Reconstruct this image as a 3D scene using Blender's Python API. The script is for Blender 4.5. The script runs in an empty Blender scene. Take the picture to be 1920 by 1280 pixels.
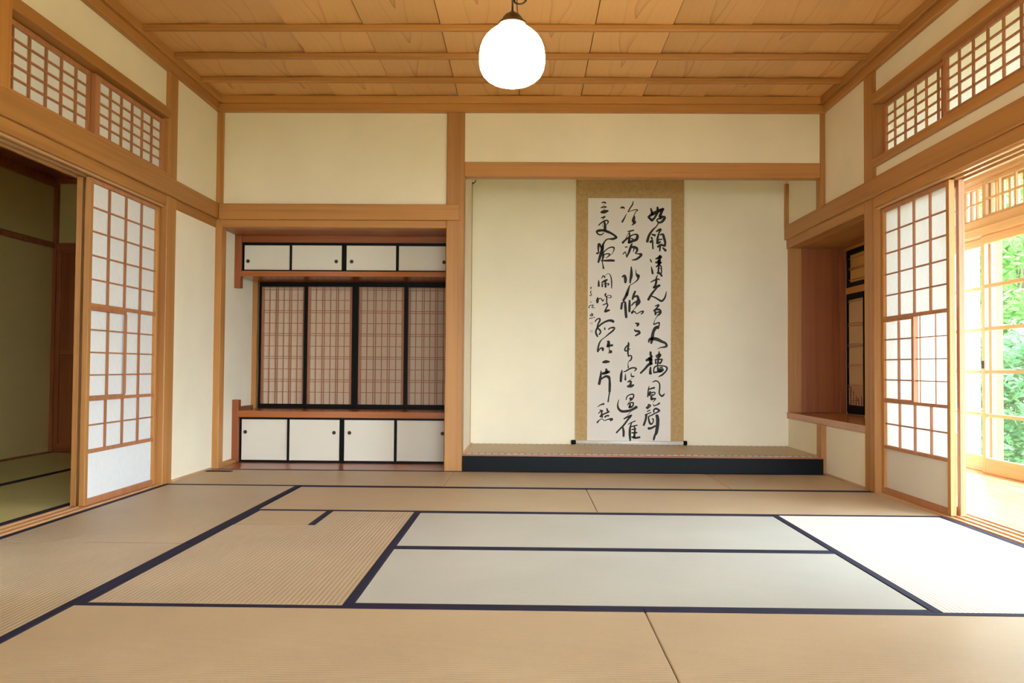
import bpy, bmesh, math, random
from mathutils import Matrix, Vector

random.seed(7)
SC = bpy.context.scene
COL = SC.collection

# ------------------------------------------------------------------ camera
cam_data = bpy.data.cameras.new('camera')
cam_data.sensor_width = 36.0
cam_data.lens = 31.068
cam_data.clip_start = 0.05
cam = bpy.data.objects.new('camera', cam_data)
COL.objects.link(cam)
cam.matrix_world = Matrix(((0.999842, -0.00712, 0.016292, 0.0636),
                           (0.016075, -0.029515, -0.999435, -6.4436),
                           (0.007597, 0.999539, -0.029396, 0.7556),
                           (0, 0, 0, 1)))
SC.camera = cam

# ------------------------------------------------------------------ world, sun, exposure
SC.view_settings.view_transform = 'Standard'
SC.view_settings.look = 'None'
SC.view_settings.gamma = 1.0
SC.view_settings.use_curve_mapping = False
SC.view_settings.exposure = 0.57
SKY_STRENGTH = 17.0
world = bpy.data.worlds.new('sky')
SC.world = world
world.use_nodes = True
bg = world.node_tree.nodes['Background']
bg.inputs['Color'].default_value = (0.71, 0.865, 1.0, 1)
bg.inputs['Strength'].default_value = SKY_STRENGTH
sun = bpy.data.lights.new('sun', 'SUN')
sun.energy = 6.0
sun.angle = 0.03
sun.color = (1.0, 0.95, 0.86)
sun_o = bpy.data.objects.new('sun', sun)
COL.objects.link(sun_o)
sun_o.rotation_euler = Vector((-0.52, 0.30, -0.95)).to_track_quat('-Z', 'Y').to_euler()
LAMP_EMISSION = 25.0
SC.cycles.max_bounces = 10
SC.cycles.diffuse_bounces = 7
SC.cycles.transparent_max_bounces = 16
SC.cycles.sample_clamp_indirect = 6.0
SC.cycles.use_denoising = True

# ------------------------------------------------------------------ materials
def new_mat(name):
    m = bpy.data.materials.new(name)
    m.use_nodes = True
    nt = m.node_tree
    p = nt.nodes['Principled BSDF']
    return m, nt, p

def N(nt, t, **kw):
    n = nt.nodes.new(t)
    for k, v in kw.items():
        setattr(n, k, v)
    return n

def coords(nt, scale, random_amount=7.0):
    tc = N(nt, 'ShaderNodeTexCoord')
    oi = N(nt, 'ShaderNodeObjectInfo')
    mul = N(nt, 'ShaderNodeMath', operation='MULTIPLY')
    mul.inputs[1].default_value = random_amount
    nt.links.new(oi.outputs['Random'], mul.inputs[0])
    add = N(nt, 'ShaderNodeVectorMath', operation='ADD')
    nt.links.new(tc.outputs['Object'], add.inputs[0])
    nt.links.new(mul.outputs[0], add.inputs[1])
    mp = N(nt, 'ShaderNodeMapping')
    mp.inputs['Scale'].default_value = scale
    nt.links.new(add.outputs[0], mp.inputs[0])
    return mp.outputs[0], oi

def ramp(nt, fac, stops):
    r = N(nt, 'ShaderNodeValToRGB')
    el = r.color_ramp.elements
    while len(el) < len(stops):
        el.new(0.5)
    for e, (p, c) in zip(el, stops):
        e.position = p
        e.color = (*c, 1)
    nt.links.new(fac, r.inputs[0])
    return r.outputs[0]

def mixc(nt, fac, a, b, blend='MIX'):
    m = N(nt, 'ShaderNodeMix', data_type='RGBA', blend_type=blend)
    for s, i in ((fac, 0), (a, 6), (b, 7)):
        if isinstance(s, (int, float)):
            m.inputs[i].default_value = s
        elif isinstance(s, tuple):
            m.inputs[i].default_value = (*s, 1)
        else:
            nt.links.new(s, m.inputs[i])
    return m.outputs[2]

def wood(name, light, dark, axis, rough=0.5, across=22.0, var=0.16):
    m, nt, p = new_mat(name)
    sc = [across] * 3
    sc['xyz'.index(axis)] = 0.55
    v, oi = coords(nt, sc)
    n = N(nt, 'ShaderNodeTexNoise')
    n.inputs['Scale'].default_value = 1.0
    n.inputs['Detail'].default_value = 5.0
    n.inputs['Roughness'].default_value = 0.6
    n.inputs['Distortion'].default_value = 0.4
    nt.links.new(v, n.inputs['Vector'])
    c = ramp(nt, n.outputs[0], [(0.3, dark), (0.52, light), (0.75, tuple(min(1, x * 1.12) for x in light))])
    # each board its own tone
    mr = N(nt, 'ShaderNodeMapRange')
    mr.inputs[3].default_value = 1 - var
    mr.inputs[4].default_value = 1 + var * 0.5
    nt.links.new(oi.outputs['Random'], mr.inputs[0])
    hs = N(nt, 'ShaderNodeHueSaturation')
    nt.links.new(mr.outputs[0], hs.inputs['Value'])
    nt.links.new(c, hs.inputs['Color'])
    nt.links.new(hs.outputs[0], p.inputs['Base Color'])
    p.inputs['Roughness'].default_value = rough
    b = N(nt, 'ShaderNodeBump')
    b.inputs['Strength'].default_value = 0.08
    b.inputs['Distance'].default_value = 0.002
    nt.links.new(n.outputs[0], b.inputs['Height'])
    nt.links.new(b.outputs[0], p.inputs['Normal'])
    return m

CEDAR_L, CEDAR_D = (0.47, 0.208, 0.050), (0.375, 0.152, 0.034)
WX = wood('cedar_grain_x', CEDAR_L, CEDAR_D, 'x')
WY = wood('cedar_grain_y', CEDAR_L, CEDAR_D, 'y')
WZ = wood('cedar_grain_z', CEDAR_L, CEDAR_D, 'z')
RED_L, RED_D = (0.31, 0.084, 0.022), (0.22, 0.052, 0.013)
RX = wood('red_cedar_grain_x', RED_L, RED_D, 'x', rough=0.28, var=0.06)
RZ = wood('red_cedar_grain_z', RED_L, RED_D, 'z', rough=0.4, var=0.06)
SX = wood('shelf_board_wood', (0.37, 0.112, 0.025), (0.29, 0.078, 0.017), 'x', rough=0.22, var=0.04)
SY = wood('shelf_board_wood_y', (0.47, 0.185, 0.065), (0.38, 0.135, 0.045), 'y', rough=0.22, var=0.04)
FY = wood('veranda_floor_wood', (0.42, 0.27, 0.15), (0.35, 0.21, 0.11), 'y', rough=0.25)
SHW = wood('screen_frame_cedar', (0.44, 0.18, 0.07), (0.36, 0.13, 0.045), 'z', rough=0.5, var=0.05)
LAT = wood('lattice_cedar', (0.42, 0.17, 0.065), (0.34, 0.125, 0.045), 'z', rough=0.55, var=0.1)
LATR = wood('fine_lattice_cedar', (0.38, 0.135, 0.05), (0.30, 0.095, 0.035), 'z', rough=0.55, var=0.1)
LITY = wood('daylit_cedar_grain_y', (0.68, 0.42, 0.20), (0.58, 0.33, 0.14), 'y', rough=0.4)  # cedar copies lightened to paint in the daylight on the veranda
LITZ = wood('daylit_cedar_grain_z', (0.68, 0.42, 0.20), (0.58, 0.33, 0.14), 'z', rough=0.4)
SILL = wood('sill_wood', (0.62, 0.36, 0.17), (0.53, 0.28, 0.12), 'y', rough=0.35)

def ceiling_wood():
    # flat-sawn cedar: long nested arches in every board
    m, nt, p = new_mat('ceiling_cedar')
    tc = N(nt, 'ShaderNodeTexCoord')
    oi = N(nt, 'ShaderNodeObjectInfo')
    sep = N(nt, 'ShaderNodeSeparateXYZ')
    nt.links.new(tc.outputs['Object'], sep.inputs[0])
    def M(op, a, b=None):
        n = N(nt, 'ShaderNodeMath', operation=op)
        for s, i in ((a, 0), (b, 1)):
            if s is None: continue
            if isinstance(s, (int, float)): n.inputs[i].default_value = s
            else: nt.links.new(s, n.inputs[i])
        return n.outputs[0]
    off = M('MULTIPLY', oi.outputs['Random'], 31.0)
    y = M('ADD', sep.outputs[1], off)
    # slow wander of the heart line
    cy = N(nt, 'ShaderNodeCombineXYZ')
    nt.links.new(M('MULTIPLY', y, 1.1), cy.inputs[1])
    nt.links.new(off, cy.inputs[2])
    wn = N(nt, 'ShaderNodeTexNoise'); wn.inputs['Scale'].default_value = 1.0; wn.inputs['Detail'].default_value = 1.0
    nt.links.new(cy.outputs[0], wn.inputs['Vector'])
    wander = M('MULTIPLY', M('SUBTRACT', wn.outputs[0], 0.5), 0.16)
    x = M('ADD', sep.outputs[0], wander)
    ax = M('ABSOLUTE', x)
    cv = N(nt, 'ShaderNodeCombineXYZ')
    nt.links.new(M('MULTIPLY', x, 5.0), cv.inputs[0])
    nt.links.new(M('MULTIPLY', y, 0.8), cv.inputs[1])
    nt.links.new(off, cv.inputs[2])
    n1 = N(nt, 'ShaderNodeTexNoise'); n1.inputs['Scale'].default_value = 1.0; n1.inputs['Detail'].default_value = 2.0
    nt.links.new(cv.outputs[0], n1.inputs['Vector'])
    h = M('ADD', M('MULTIPLY', M('POWER', ax, 1.25), 5.4), M('ADD', M('MULTIPLY', y, 0.22), M('MULTIPLY', n1.outputs[0], 0.42)))
    s = M('FRACT', M('MULTIPLY', h, 5.5))
    # thin dark late-wood lines, strongest near the heart of the board
    line = M('POWER', s, 7.0)
    near = M('SUBTRACT', 0.9, M('MULTIPLY', ax, 8.0))
    near = M('MAXIMUM', near, 0.10)
    line = M('MULTIPLY', line, near)
    c = mixc(nt, line, (0.72, 0.395, 0.140), (0.40, 0.165, 0.042))
    mr = N(nt, 'ShaderNodeMapRange'); mr.inputs[3].default_value = 0.88; mr.inputs[4].default_value = 1.06
    nt.links.new(oi.outputs['Random'], mr.inputs[0])
    hs = N(nt, 'ShaderNodeHueSaturation')
    nt.links.new(mr.outputs[0], hs.inputs['Value'])
    nt.links.new(c, hs.inputs['Color'])
    nt.links.new(hs.outputs[0], p.inputs['Base Color'])
    p.inputs['Roughness'].default_value = 0.45
    return m
CEIL = ceiling_wood()

def plaster(name, col, amount=0.04):
    m, nt, p = new_mat(name)
    tc = N(nt, 'ShaderNodeTexCoord')
    n = N(nt, 'ShaderNodeTexNoise')
    n.inputs['Scale'].default_value = 2.2
    n.inputs['Detail'].default_value = 8
    nt.links.new(tc.outputs['Object'], n.inputs['Vector'])
    c = ramp(nt, n.outputs[0], [(0.3, tuple(x * (1 - amount) for x in col)), (0.7, tuple(min(1, x * (1 + amount)) for x in col))])
    nt.links.new(c, p.inputs['Base Color'])
    p.inputs['Roughness'].default_value = 0.9
    n2 = N(nt, 'ShaderNodeTexNoise')
    n2.inputs['Scale'].default_value = 350
    nt.links.new(tc.outputs['Object'], n2.inputs['Vector'])
    b = N(nt, 'ShaderNodeBump')
    b.inputs['Strength'].default_value = 0.1
    b.inputs['Distance'].default_value = 0.002
    nt.links.new(n2.outputs[0], b.inputs['Height'])
    nt.links.new(b.outputs[0], p.inputs['Normal'])
    return m
PLASTER = plaster('cream_plaster', (0.84, 0.755, 0.56))
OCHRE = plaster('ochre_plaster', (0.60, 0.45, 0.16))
WHITEWALL = plaster('white_exterior_plaster', (0.85, 0.85, 0.83))
FUSUMA = plaster('door_paper', (0.71, 0.645, 0.52), 0.02)

def tatami(name, light, dark, axis, rib=0.10, sheen=0.40, spec=0.18, bump=(0.25, 0.0012), sheen_w=0.0):
    # axis: the direction the ribs run along
    m, nt, p = new_mat(name)
    tc = N(nt, 'ShaderNodeTexCoord')
    sep = N(nt, 'ShaderNodeSeparateXYZ')
    nt.links.new(tc.outputs['Object'], sep.inputs[0])
    k = N(nt, 'ShaderNodeMath', operation='MULTIPLY')
    k.inputs[1].default_value = 2 * math.pi / 0.0165
    nt.links.new(sep.outputs['yx'.index(axis) if axis in 'xy' else 0], k.inputs[0])
    s = N(nt, 'ShaderNodeMath', operation='SINE')
    nt.links.new(k.outputs[0], s.inputs[0])
    mr = N(nt, 'ShaderNodeMapRange')
    mr.inputs[1].default_value = -1
    mr.inputs[2].default_value = 1
    mr.inputs[3].default_value = 0.0
    mr.inputs[4].default_value = 1.0
    nt.links.new(s.outputs[0], mr.inputs[0])
    rush = N(nt, 'ShaderNodeMapping')
    rush.inputs['Scale'].default_value = (420, 30, 1) if axis == 'x' else (30, 420, 1)
    nt.links.new(tc.outputs['Object'], rush.inputs[0])
    n = N(nt, 'ShaderNodeTexNoise')
    n.inputs['Scale'].default_value = 1.0
    n.inputs['Detail'].default_value = 3
    nt.links.new(rush.outputs[0], n.inputs['Vector'])
    big = N(nt, 'ShaderNodeTexNoise')
    big.inputs['Scale'].default_value = 2.2
    big.inputs['Detail'].default_value = 4
    nt.links.new(tc.outputs['Object'], big.inputs['Vector'])
    c = mixc(nt, n.outputs[0], dark, light)
    c = mixc(nt, mr.outputs[0], mixc(nt, 1.0, c, (1 - rib, 1 - rib * 1.05, 1 - rib * 1.2), 'MULTIPLY'), c)
    c = mixc(nt, ramp(nt, big.outputs[0], [(0.35, (0, 0, 0)), (0.75, (0.35, 0.35, 0.35))]), c, tuple(min(1, x * 1.18) for x in light))
    # scattered pale wear scuffs
    sp = N(nt, 'ShaderNodeMapping')
    sp.inputs['Scale'].default_value = (30, 70, 1)
    nt.links.new(tc.outputs['Object'], sp.inputs[0])
    n3 = N(nt, 'ShaderNodeTexNoise')
    n3.inputs['Scale'].default_value = 1.0
    nt.links.new(sp.outputs[0], n3.inputs['Vector'])
    c = mixc(nt, ramp(nt, n3.outputs[0], [(0.74, (0, 0, 0)), (0.82, (0.5, 0.5, 0.5))]), c, (0.75, 0.66, 0.52))
    nt.links.new(c, p.inputs['Base Color'])
    p.inputs['Roughness'].default_value = sheen
    p.inputs['Specular IOR Level'].default_value = spec
    p.inputs['Sheen Weight'].default_value = sheen_w
    p.inputs['Sheen Roughness'].default_value = 0.35
    b = N(nt, 'ShaderNodeBump')
    b.inputs['Strength'].default_value = bump[0]
    b.inputs['Distance'].default_value = bump[1]
    nt.links.new(mr.outputs[0], b.inputs['Height'])
    nt.links.new(b.outputs[0], p.inputs['Normal'])
    return m
AGED_L, AGED_D = (0.54, 0.42, 0.265), (0.46, 0.35, 0.215)
TX = tatami('aged_tatami_x', AGED_L, AGED_D, 'x', 0.08)
TY = tatami('aged_tatami_y', AGED_L, AGED_D, 'y', 0.22, 0.42, 0.7, (0.6, 0.002), 0.03)
TYB = tatami('daylit_tatami_y', (0.63, 0.50, 0.34), (0.55, 0.43, 0.28), 'y', 0.15, 0.42, 0.7, (0.6, 0.002), 0.4)  # aged rush made paler with added sheen: daylight glow painted in
TGX = tatami('new_tatami_x', (0.52, 0.53, 0.475), (0.45, 0.46, 0.41), 'x', 0.03)
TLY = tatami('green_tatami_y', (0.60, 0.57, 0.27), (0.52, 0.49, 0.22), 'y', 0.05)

def plain(name, col, rough=0.6, metallic=0.0, spec=0.5):
    m, nt, p = new_mat(name)
    p.inputs['Base Color'].default_value = (*col, 1)
    p.inputs['Roughness'].default_value = rough
    p.inputs['Metallic'].default_value = metallic
    p.inputs['Specular IOR Level'].default_value = spec
    return m

def cloth(name, a, b, scale, rough=0.85):
    m, nt, p = new_mat(name)
    tc = N(nt, 'ShaderNodeTexCoord')
    n = N(nt, 'ShaderNodeTexNoise')
    n.inputs['Scale'].default_value = scale
    n.inputs['Detail'].default_value = 4
    nt.links.new(tc.outputs['Object'], n.inputs['Vector'])
    nt.links.new(ramp(nt, n.outputs[0], [(0.35, a), (0.65, b)]), p.inputs['Base Color'])
    p.inputs['Roughness'].default_value = rough
    p.inputs['Specular IOR Level'].default_value = 0.2
    return m
NAVY = cloth('navy_border_cloth', (0.010, 0.010, 0.028), (0.020, 0.020, 0.048), 260, 0.8)
GOLD = cloth('gold_brocade', (0.42, 0.265, 0.105), (0.49, 0.32, 0.135), 45, 0.7)
LACQUER = plain('black_lacquer', (0.004, 0.004, 0.004), 0.45, 0.0, 0.10)
BRUSH_INK = plain('ink', (0.010, 0.009, 0.008), 0.7)
SEALINK = plain('faded_seal_ink', (0.60, 0.47, 0.39), 0.8)
BRONZE = plain('bronze', (0.055, 0.042, 0.028), 0.4, 0.8)
IRON = plain('dark_iron', (0.04, 0.032, 0.025), 0.45, 0.6)
BLACKCORD = plain('black_cord', (0.012, 0.01, 0.009), 0.6)
XUAN = cloth('calligraphy_paper', (0.71, 0.65, 0.57), (0.74, 0.68, 0.60), 3, 0.9)
IVORY = plain('white_roller', (0.82, 0.78, 0.70), 0.5)

def paper(name, col, trans):
    m = bpy.data.materials.new(name)
    m.use_nodes = True
    nt = m.node_tree
    nt.nodes.clear()
    out = N(nt, 'ShaderNodeOutputMaterial')
    d = N(nt, 'ShaderNodeBsdfDiffuse')
    t = N(nt, 'ShaderNodeBsdfTranslucent')
    tc = N(nt, 'ShaderNodeTexCoord')
    n = N(nt, 'ShaderNodeTexNoise')
    n.inputs['Scale'].default_value = 30
    n.inputs['Detail'].default_value = 6
    nt.links.new(tc.outputs['Object'], n.inputs['Vector'])
    c = ramp(nt, n.outputs[0], [(0.3, tuple(x * 0.96 for x in col)), (0.7, col)])
    nt.links.new(c, d.inputs[0])
    nt.links.new(c, t.inputs[0])
    mx = N(nt, 'ShaderNodeMixShader')
    mx.inputs[0].default_value = trans
    nt.links.new(d.outputs[0], mx.inputs[1])
    nt.links.new(t.outputs[0], mx.inputs[2])
    nt.links.new(mx.outputs[0], out.inputs[0])
    return m
PAPER = paper('shoji_paper', (0.88, 0.895, 0.88), 0.18)
LITPAPER = paper('transom_paper', (0.90, 0.89, 0.78), 0.34)
TANPAPER = paper('tan_shoji_paper', (0.66, 0.50, 0.35), 0.10)
AMBERPAPER = paper('amber_shoji_paper', (0.40, 0.18, 0.045), 0.05)
BAYPAPER = paper('brown_screen_paper', (0.36, 0.185, 0.08), 0.06)

def glass(name):
    m = bpy.data.materials.new(name)
    m.use_nodes = True
    nt = m.node_tree
    nt.nodes.clear()
    out = N(nt, 'ShaderNodeOutputMaterial')
    t = N(nt, 'ShaderNodeBsdfTransparent')
    t.inputs[0].default_value = (0.97, 0.985, 0.975, 1)
    g = N(nt, 'ShaderNodeBsdfGlossy')
    g.inputs['Roughness'].default_value = 0.02
    lw = N(nt, 'ShaderNodeLayerWeight')
    pw = N(nt, 'ShaderNodeMath', operation='POWER')
    pw.inputs[1].default_value = 5.0
    nt.links.new(lw.outputs['Facing'], pw.inputs[0])
    f = N(nt, 'ShaderNodeMapRange')
    f.inputs[3].default_value = 0.05
    f.inputs[4].default_value = 0.95
    nt.links.new(pw.outputs[0], f.inputs[0])
    mx = N(nt, 'ShaderNodeMixShader')
    nt.links.new(f.outputs[0], mx.inputs[0])
    nt.links.new(t.outputs[0], mx.inputs[1])
    nt.links.new(g.outputs[0], mx.inputs[2])
    nt.links.new(mx.outputs[0], out.inputs[0])
    return m
GLASS = glass('window_glass')

def globe_mat():
    m = bpy.data.materials.new('lit_opal_glass')
    m.use_nodes = True
    nt = m.node_tree
    p = nt.nodes['Principled BSDF']
    p.inputs['Base Color'].default_value = (0.9, 0.88, 0.82, 1)
    p.inputs['Roughness'].default_value = 0.15
    p.inputs['Emission Color'].default_value = (1.0, 0.80, 0.50, 1)
    p.inputs['Emission Strength'].default_value = LAMP_EMISSION
    return m
GLOBE = globe_mat()

def heri():
    # patterned edging of the alcove mat: pale cloth with a row of dark motifs
    m, nt, p = new_mat('patterned_edging')
    tc = N(nt, 'ShaderNodeTexCoord')
    sep = N(nt, 'ShaderNodeSeparateXYZ')
    nt.links.new(tc.outputs['Object'], sep.inputs[0])
    k = N(nt, 'ShaderNodeMath', operation='MULTIPLY')
    k.inputs[1].default_value = 2 * math.pi / 0.049
    nt.links.new(sep.outputs[0], k.inputs[0])
    s = N(nt, 'ShaderNodeMath', operation='SINE')
    nt.links.new(k.outputs[0], s.inputs[0])
    nt.links.new(ramp(nt, s.outputs[0], [(0.55, (0.56, 0.45, 0.31)), (0.80, (0.16, 0.14, 0.12))]), p.inputs['Base Color'])
    p.inputs['Roughness'].default_value = 0.8
    return m
HERI = heri()

def leaf_mat(name, a, b):
    m = bpy.data.materials.new(name)
    m.use_nodes = True
    nt = m.node_tree
    nt.nodes.clear()
    out = N(nt, 'ShaderNodeOutputMaterial')
    d = N(nt, 'ShaderNodeBsdfDiffuse')
    t = N(nt, 'ShaderNodeBsdfTranslucent')
    tc = N(nt, 'ShaderNodeTexCoord')
    n = N(nt, 'ShaderNodeTexNoise')
    n.inputs['Scale'].default_value = 3.5
    nt.links.new(tc.outputs['Object'], n.inputs['Vector'])
    c = ramp(nt, n.outputs[0], [(0.35, a), (0.65, b)])
    nt.links.new(c, d.inputs[0])
    nt.links.new(c, t.inputs[0])
    mx = N(nt, 'ShaderNodeMixShader')
    mx.inputs[0].default_value = 0.45
    nt.links.new(d.outputs[0], mx.inputs[1])
    nt.links.new(t.outputs[0], mx.inputs[2])
    nt.links.new(mx.outputs[0], out.inputs[0])
    return m
LEAF = leaf_mat('maple_leaves', (0.10, 0.25, 0.06), (0.20, 0.38, 0.11))
LEAF2 = leaf_mat('shrub_leaves', (0.08, 0.21, 0.085), (0.17, 0.34, 0.15))
BARK = wood('bark', (0.16, 0.11, 0.07), (0.09, 0.06, 0.04), 'z', rough=0.9)
MOSS = cloth('garden_ground', (0.08, 0.12, 0.04), (0.15, 0.17, 0.07), 1.5, 0.95)
TILE = plain('roof_tile', (0.12, 0.12, 0.13), 0.6)

# ------------------------------------------------------------------ helpers
WL = {}            # world location of every object that is a parent

def link(o, parent=None, world_loc=(0, 0, 0)):
    COL.objects.link(o)
    wl = Vector(world_loc)
    if parent is not None:
        o.parent = parent
        o.location = wl - WL[parent.name]
    else:
        o.location = wl
    WL[o.name] = wl
    return o

def finish(bm, name, mat, parent=None, smooth=False, world_loc=(0, 0, 0)):
    me = bpy.data.meshes.new(name)
    bm.to_mesh(me)
    bm.free()
    me.materials.append(mat)
    if smooth:
        for p in me.polygons:
            p.use_smooth = True
    return link(bpy.data.objects.new(name, me), parent, world_loc)

def add_box(bm, x0, x1, y0, y1, z0, z1):
    x0, x1 = sorted((x0, x1)); y0, y1 = sorted((y0, y1)); z0, z1 = sorted((z0, z1))
    v = [bm.verts.new(c) for c in ((x0, y0, z0), (x1, y0, z0), (x1, y1, z0), (x0, y1, z0),
                                   (x0, y0, z1), (x1, y0, z1), (x1, y1, z1), (x0, y1, z1))]
    for f in ((0, 3, 2, 1), (4, 5, 6, 7), (0, 1, 5, 4), (1, 2, 6, 5), (2, 3, 7, 6), (3, 0, 4, 7)):
        bm.faces.new([v[i] for i in f])

def boxes(name, bl, mat, parent=None, bev=0.0):
    """One mesh of one or more boxes, edges eased by bev."""
    bm = bmesh.new()
    for b in bl:
        add_box(bm, *b)
    if bev:
        bmesh.ops.bevel(bm, geom=bm.edges[:], offset=bev, segments=1, affect='EDGES', clamp_overlap=True)
    return finish(bm, name, mat, parent)

CACHE = {}
def piece(name, b, mat, parent):
    """A small box or flat pane; alike pieces share one mesh."""
    x0, x1, y0, y1, z0, z1 = b
    c = ((x0 + x1) / 2, (y0 + y1) / 2, (z0 + z1) / 2)
    d = tuple(round(abs(q), 4) for q in (x1 - x0, y1 - y0, z1 - z0))
    key = (d, mat.name)
    if key not in CACHE:
        bm = bmesh.new()
        if min(d) == 0:
            i = d.index(0)
            u, w = [j for j in range(3) if j != i]
            vs = []
            for su, sw in ((-1, -1), (1, -1), (1, 1), (-1, 1)):
                q = [0, 0, 0]; q[u] = su * d[u] / 2; q[w] = sw * d[w] / 2
                vs.append(bm.verts.new(q))
            bm.faces.new(vs)
        else:
            add_box(bm, -d[0] / 2, d[0] / 2, -d[1] / 2, d[1] / 2, -d[2] / 2, d[2] / 2)
        me = bpy.data.meshes.new(name)
        bm.to_mesh(me); bm.free()
        me.materials.append(mat)
        CACHE[key] = me
    return link(bpy.data.objects.new(name, CACHE[key]), parent, c)

def tag(o, label, cat, group=None, kind=None):
    o['label'] = label
    o['category'] = cat
    if group: o['group'] = group
    if kind: o['kind'] = kind
    return o

def thing(name, label, cat, loc=(0, 0, 0), group=None, kind='thing'):
    o = bpy.data.objects.new(name, None)
    o.empty_display_size = 0.1
    link(o, None, loc)
    return tag(o, label, cat, group, kind)

def struct(name, bl, mat, label, cat, bev=0.0):
    return tag(boxes(name, bl, mat, None, bev), label, cat, None, 'structure')

TRIM = [0]
def trim(bl, mat, label, cat, bev=0.004):
    TRIM[0] += 1
    return struct('trim_%d' % TRIM[0], bl, mat, label, cat, bev)

def lathe(bm, prof, cx, cy, seg=40):
    """prof: list of (radius, z) from top to bottom."""
    rings = []
    for r, z in prof:
        if r < 1e-5:
            rings.append([bm.verts.new((cx, cy, z))])
        else:
            rings.append([bm.verts.new((cx + r * math.cos(2 * math.pi * k / seg), cy + r * math.sin(2 * math.pi * k / seg), z)) for k in range(seg)])
    for a, b in zip(rings, rings[1:]):
        for k in range(seg):
            j = (k + 1) % seg
            if len(a) == 1: bm.faces.new((a[0], b[k], b[j]))
            elif len(b) == 1: bm.faces.new((a[k], b[0], a[j]))
            else: bm.faces.new((a[k], b[k], b[j], a[j]))
    bmesh.ops.recalc_face_normals(bm, faces=bm.faces[:])

def tube(bm, pts, r, seg=10):
    pts = [Vector(p) for p in pts]
    rings = []
    for i, p in enumerate(pts):
        t = (pts[min(i + 1, len(pts) - 1)] - pts[max(i - 1, 0)]).normalized()
        a = t.orthogonal().normalized() if i == 0 else (prev - t * prev.dot(t)).normalized()
        prev = a
        b = t.cross(a)
        rr = r[i] if isinstance(r, (list, tuple)) else r
        rings.append([bm.verts.new(p + rr * (math.cos(2 * math.pi * k / seg) * a + math.sin(2 * math.pi * k / seg) * b)) for k in range(seg)])
    for q, s in zip(rings, rings[1:]):
        for k in range(seg):
            j = (k + 1) % seg
            bm.faces.new((q[k], q[j], s[j], s[k]))
    bm.faces.new(rings[0][::-1]); bm.faces.new(rings[-1])

# a wall plane: u along the wall, v up, w away from the room
def plane_left(a):  return lambda u0, u1, v0, v1, w0, w1: (-(a + w0), -(a + w1), u0, u1, v0, v1)
def plane_right(a): return lambda u0, u1, v0, v1, w0, w1: (a + w0, a + w1, u0, u1, v0, v1)
def plane_back(a):  return lambda u0, u1, v0, v1, w0, w1: (u0, u1, a + w0, a + w1, v0, v1)

# ================================================================== SETTING
A = 2.231                     # half width of the room, plaster face to plaster face
YR = -7.6                     # rear wall, behind the camera
ZT = 0.0                      # top of the tatami

# ---- floor: sub floor under the mats, veranda floor planks, alcove board
floor = struct('floor', [(-4.2, 2.40, YR, 1.3, -0.12, -0.056),
                         (-2.25, 2.25, YR, -4.56, -0.056, -0.001)], TX, 'pale tatami covered floor under the mats of the room', 'floor')
WL[floor.name] = Vector((0, 0, 0))
for k in range(9):            # veranda planks, running away from the viewer
    x = 2.42 + k * 0.141
    boxes('floor_plank', [(x, x + 0.139, YR, 1.35, -0.07, -0.028)], FY, floor, 0.002)

# ---- back wall with the alcove recesses behind it
wall_back = struct('wall_back', [
    (-2.25, -0.52, 0.022, 0.07, 1.935, 2.77),          # above the shelf recess
    (-0.40, 2.215, 0.012, 0.07, 2.26, 2.77),           # above the picture alcove
    (-0.41, 2.40, 0.93, 0.99, -0.05, 2.77),            # rear of the picture alcove
    (-0.47, -0.400, 0.10, 0.95, -0.05, 2.77),          # side of the picture alcove
    (-2.40, -0.40, 0.955, 1.0, -0.05, 2.77),           # rear of the shelf recess
    (-2.40, 2.45, 0.06, 1.0, 2.60, 2.70)],             # lid over both recesses
    PLASTER, 'cream plaster back wall with two alcove recesses', 'wall')
# ---- left wall
wall_left = struct('wall_left', [
    (-2.30, -A, -0.76, 0.05, -0.05, 1.775),
    (-2.30, -A, -0.75, 0.05, 1.94, 2.77),
    (-2.30, -A - 0.012, YR, -0.88, 2.38, 2.77),
    (-2.30, -A - 0.012, YR, -3.60, -0.05, 1.95),
    (-2.30, -A - 0.012, YR, -2.70, 1.95, 2.38),
    (-2.30, -2.225, 0.05, 0.96, -0.05, 1.80)],
    PLASTER, 'cream plaster left wall beside the sliding screens', 'wall')
# ---- right wall
wall_right = struct('wall_right', [
    (A + 0.004, 2.31, -0.77, 0.0, 1.94, 2.77),
    (A + 0.004, 2.31, 0.09, 0.94, 1.94, 2.77),
    (A + 0.010, 2.31, YR, -0.91, 2.47, 2.77),
    (A + 0.010, 2.31, -2.64, -0.91, 1.94, 2.03),
    (A + 0.010, 2.31, YR, -4.54, -0.05, 1.95),
    (A + 0.010, 2.31, YR, -2.64, 1.95, 2.47),
    (A + 0.006, 2.31, -0.77, 0.01, -0.05, 0.36),
    (A + 0.006, 2.31, 0.09, 0.94, -0.05, 0.36)],
    PLASTER, 'cream plaster right wall around the study bay and transom windows', 'wall')
wall_rear = struct('wall_rear', [(-2.4, 2.4, YR - 0.08, YR, 1.65, 2.8), (-2.4, -0.4, YR - 0.08, YR, -0.1, 1.8), (1.9, 2.4, YR - 0.08, YR, -0.1, 1.8)], PLASTER, 'cream plaster wall with an assumed daylight opening at the near end of the room', 'wall')  # unseen opening, assumed and sized for daylight from behind the camera

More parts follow.
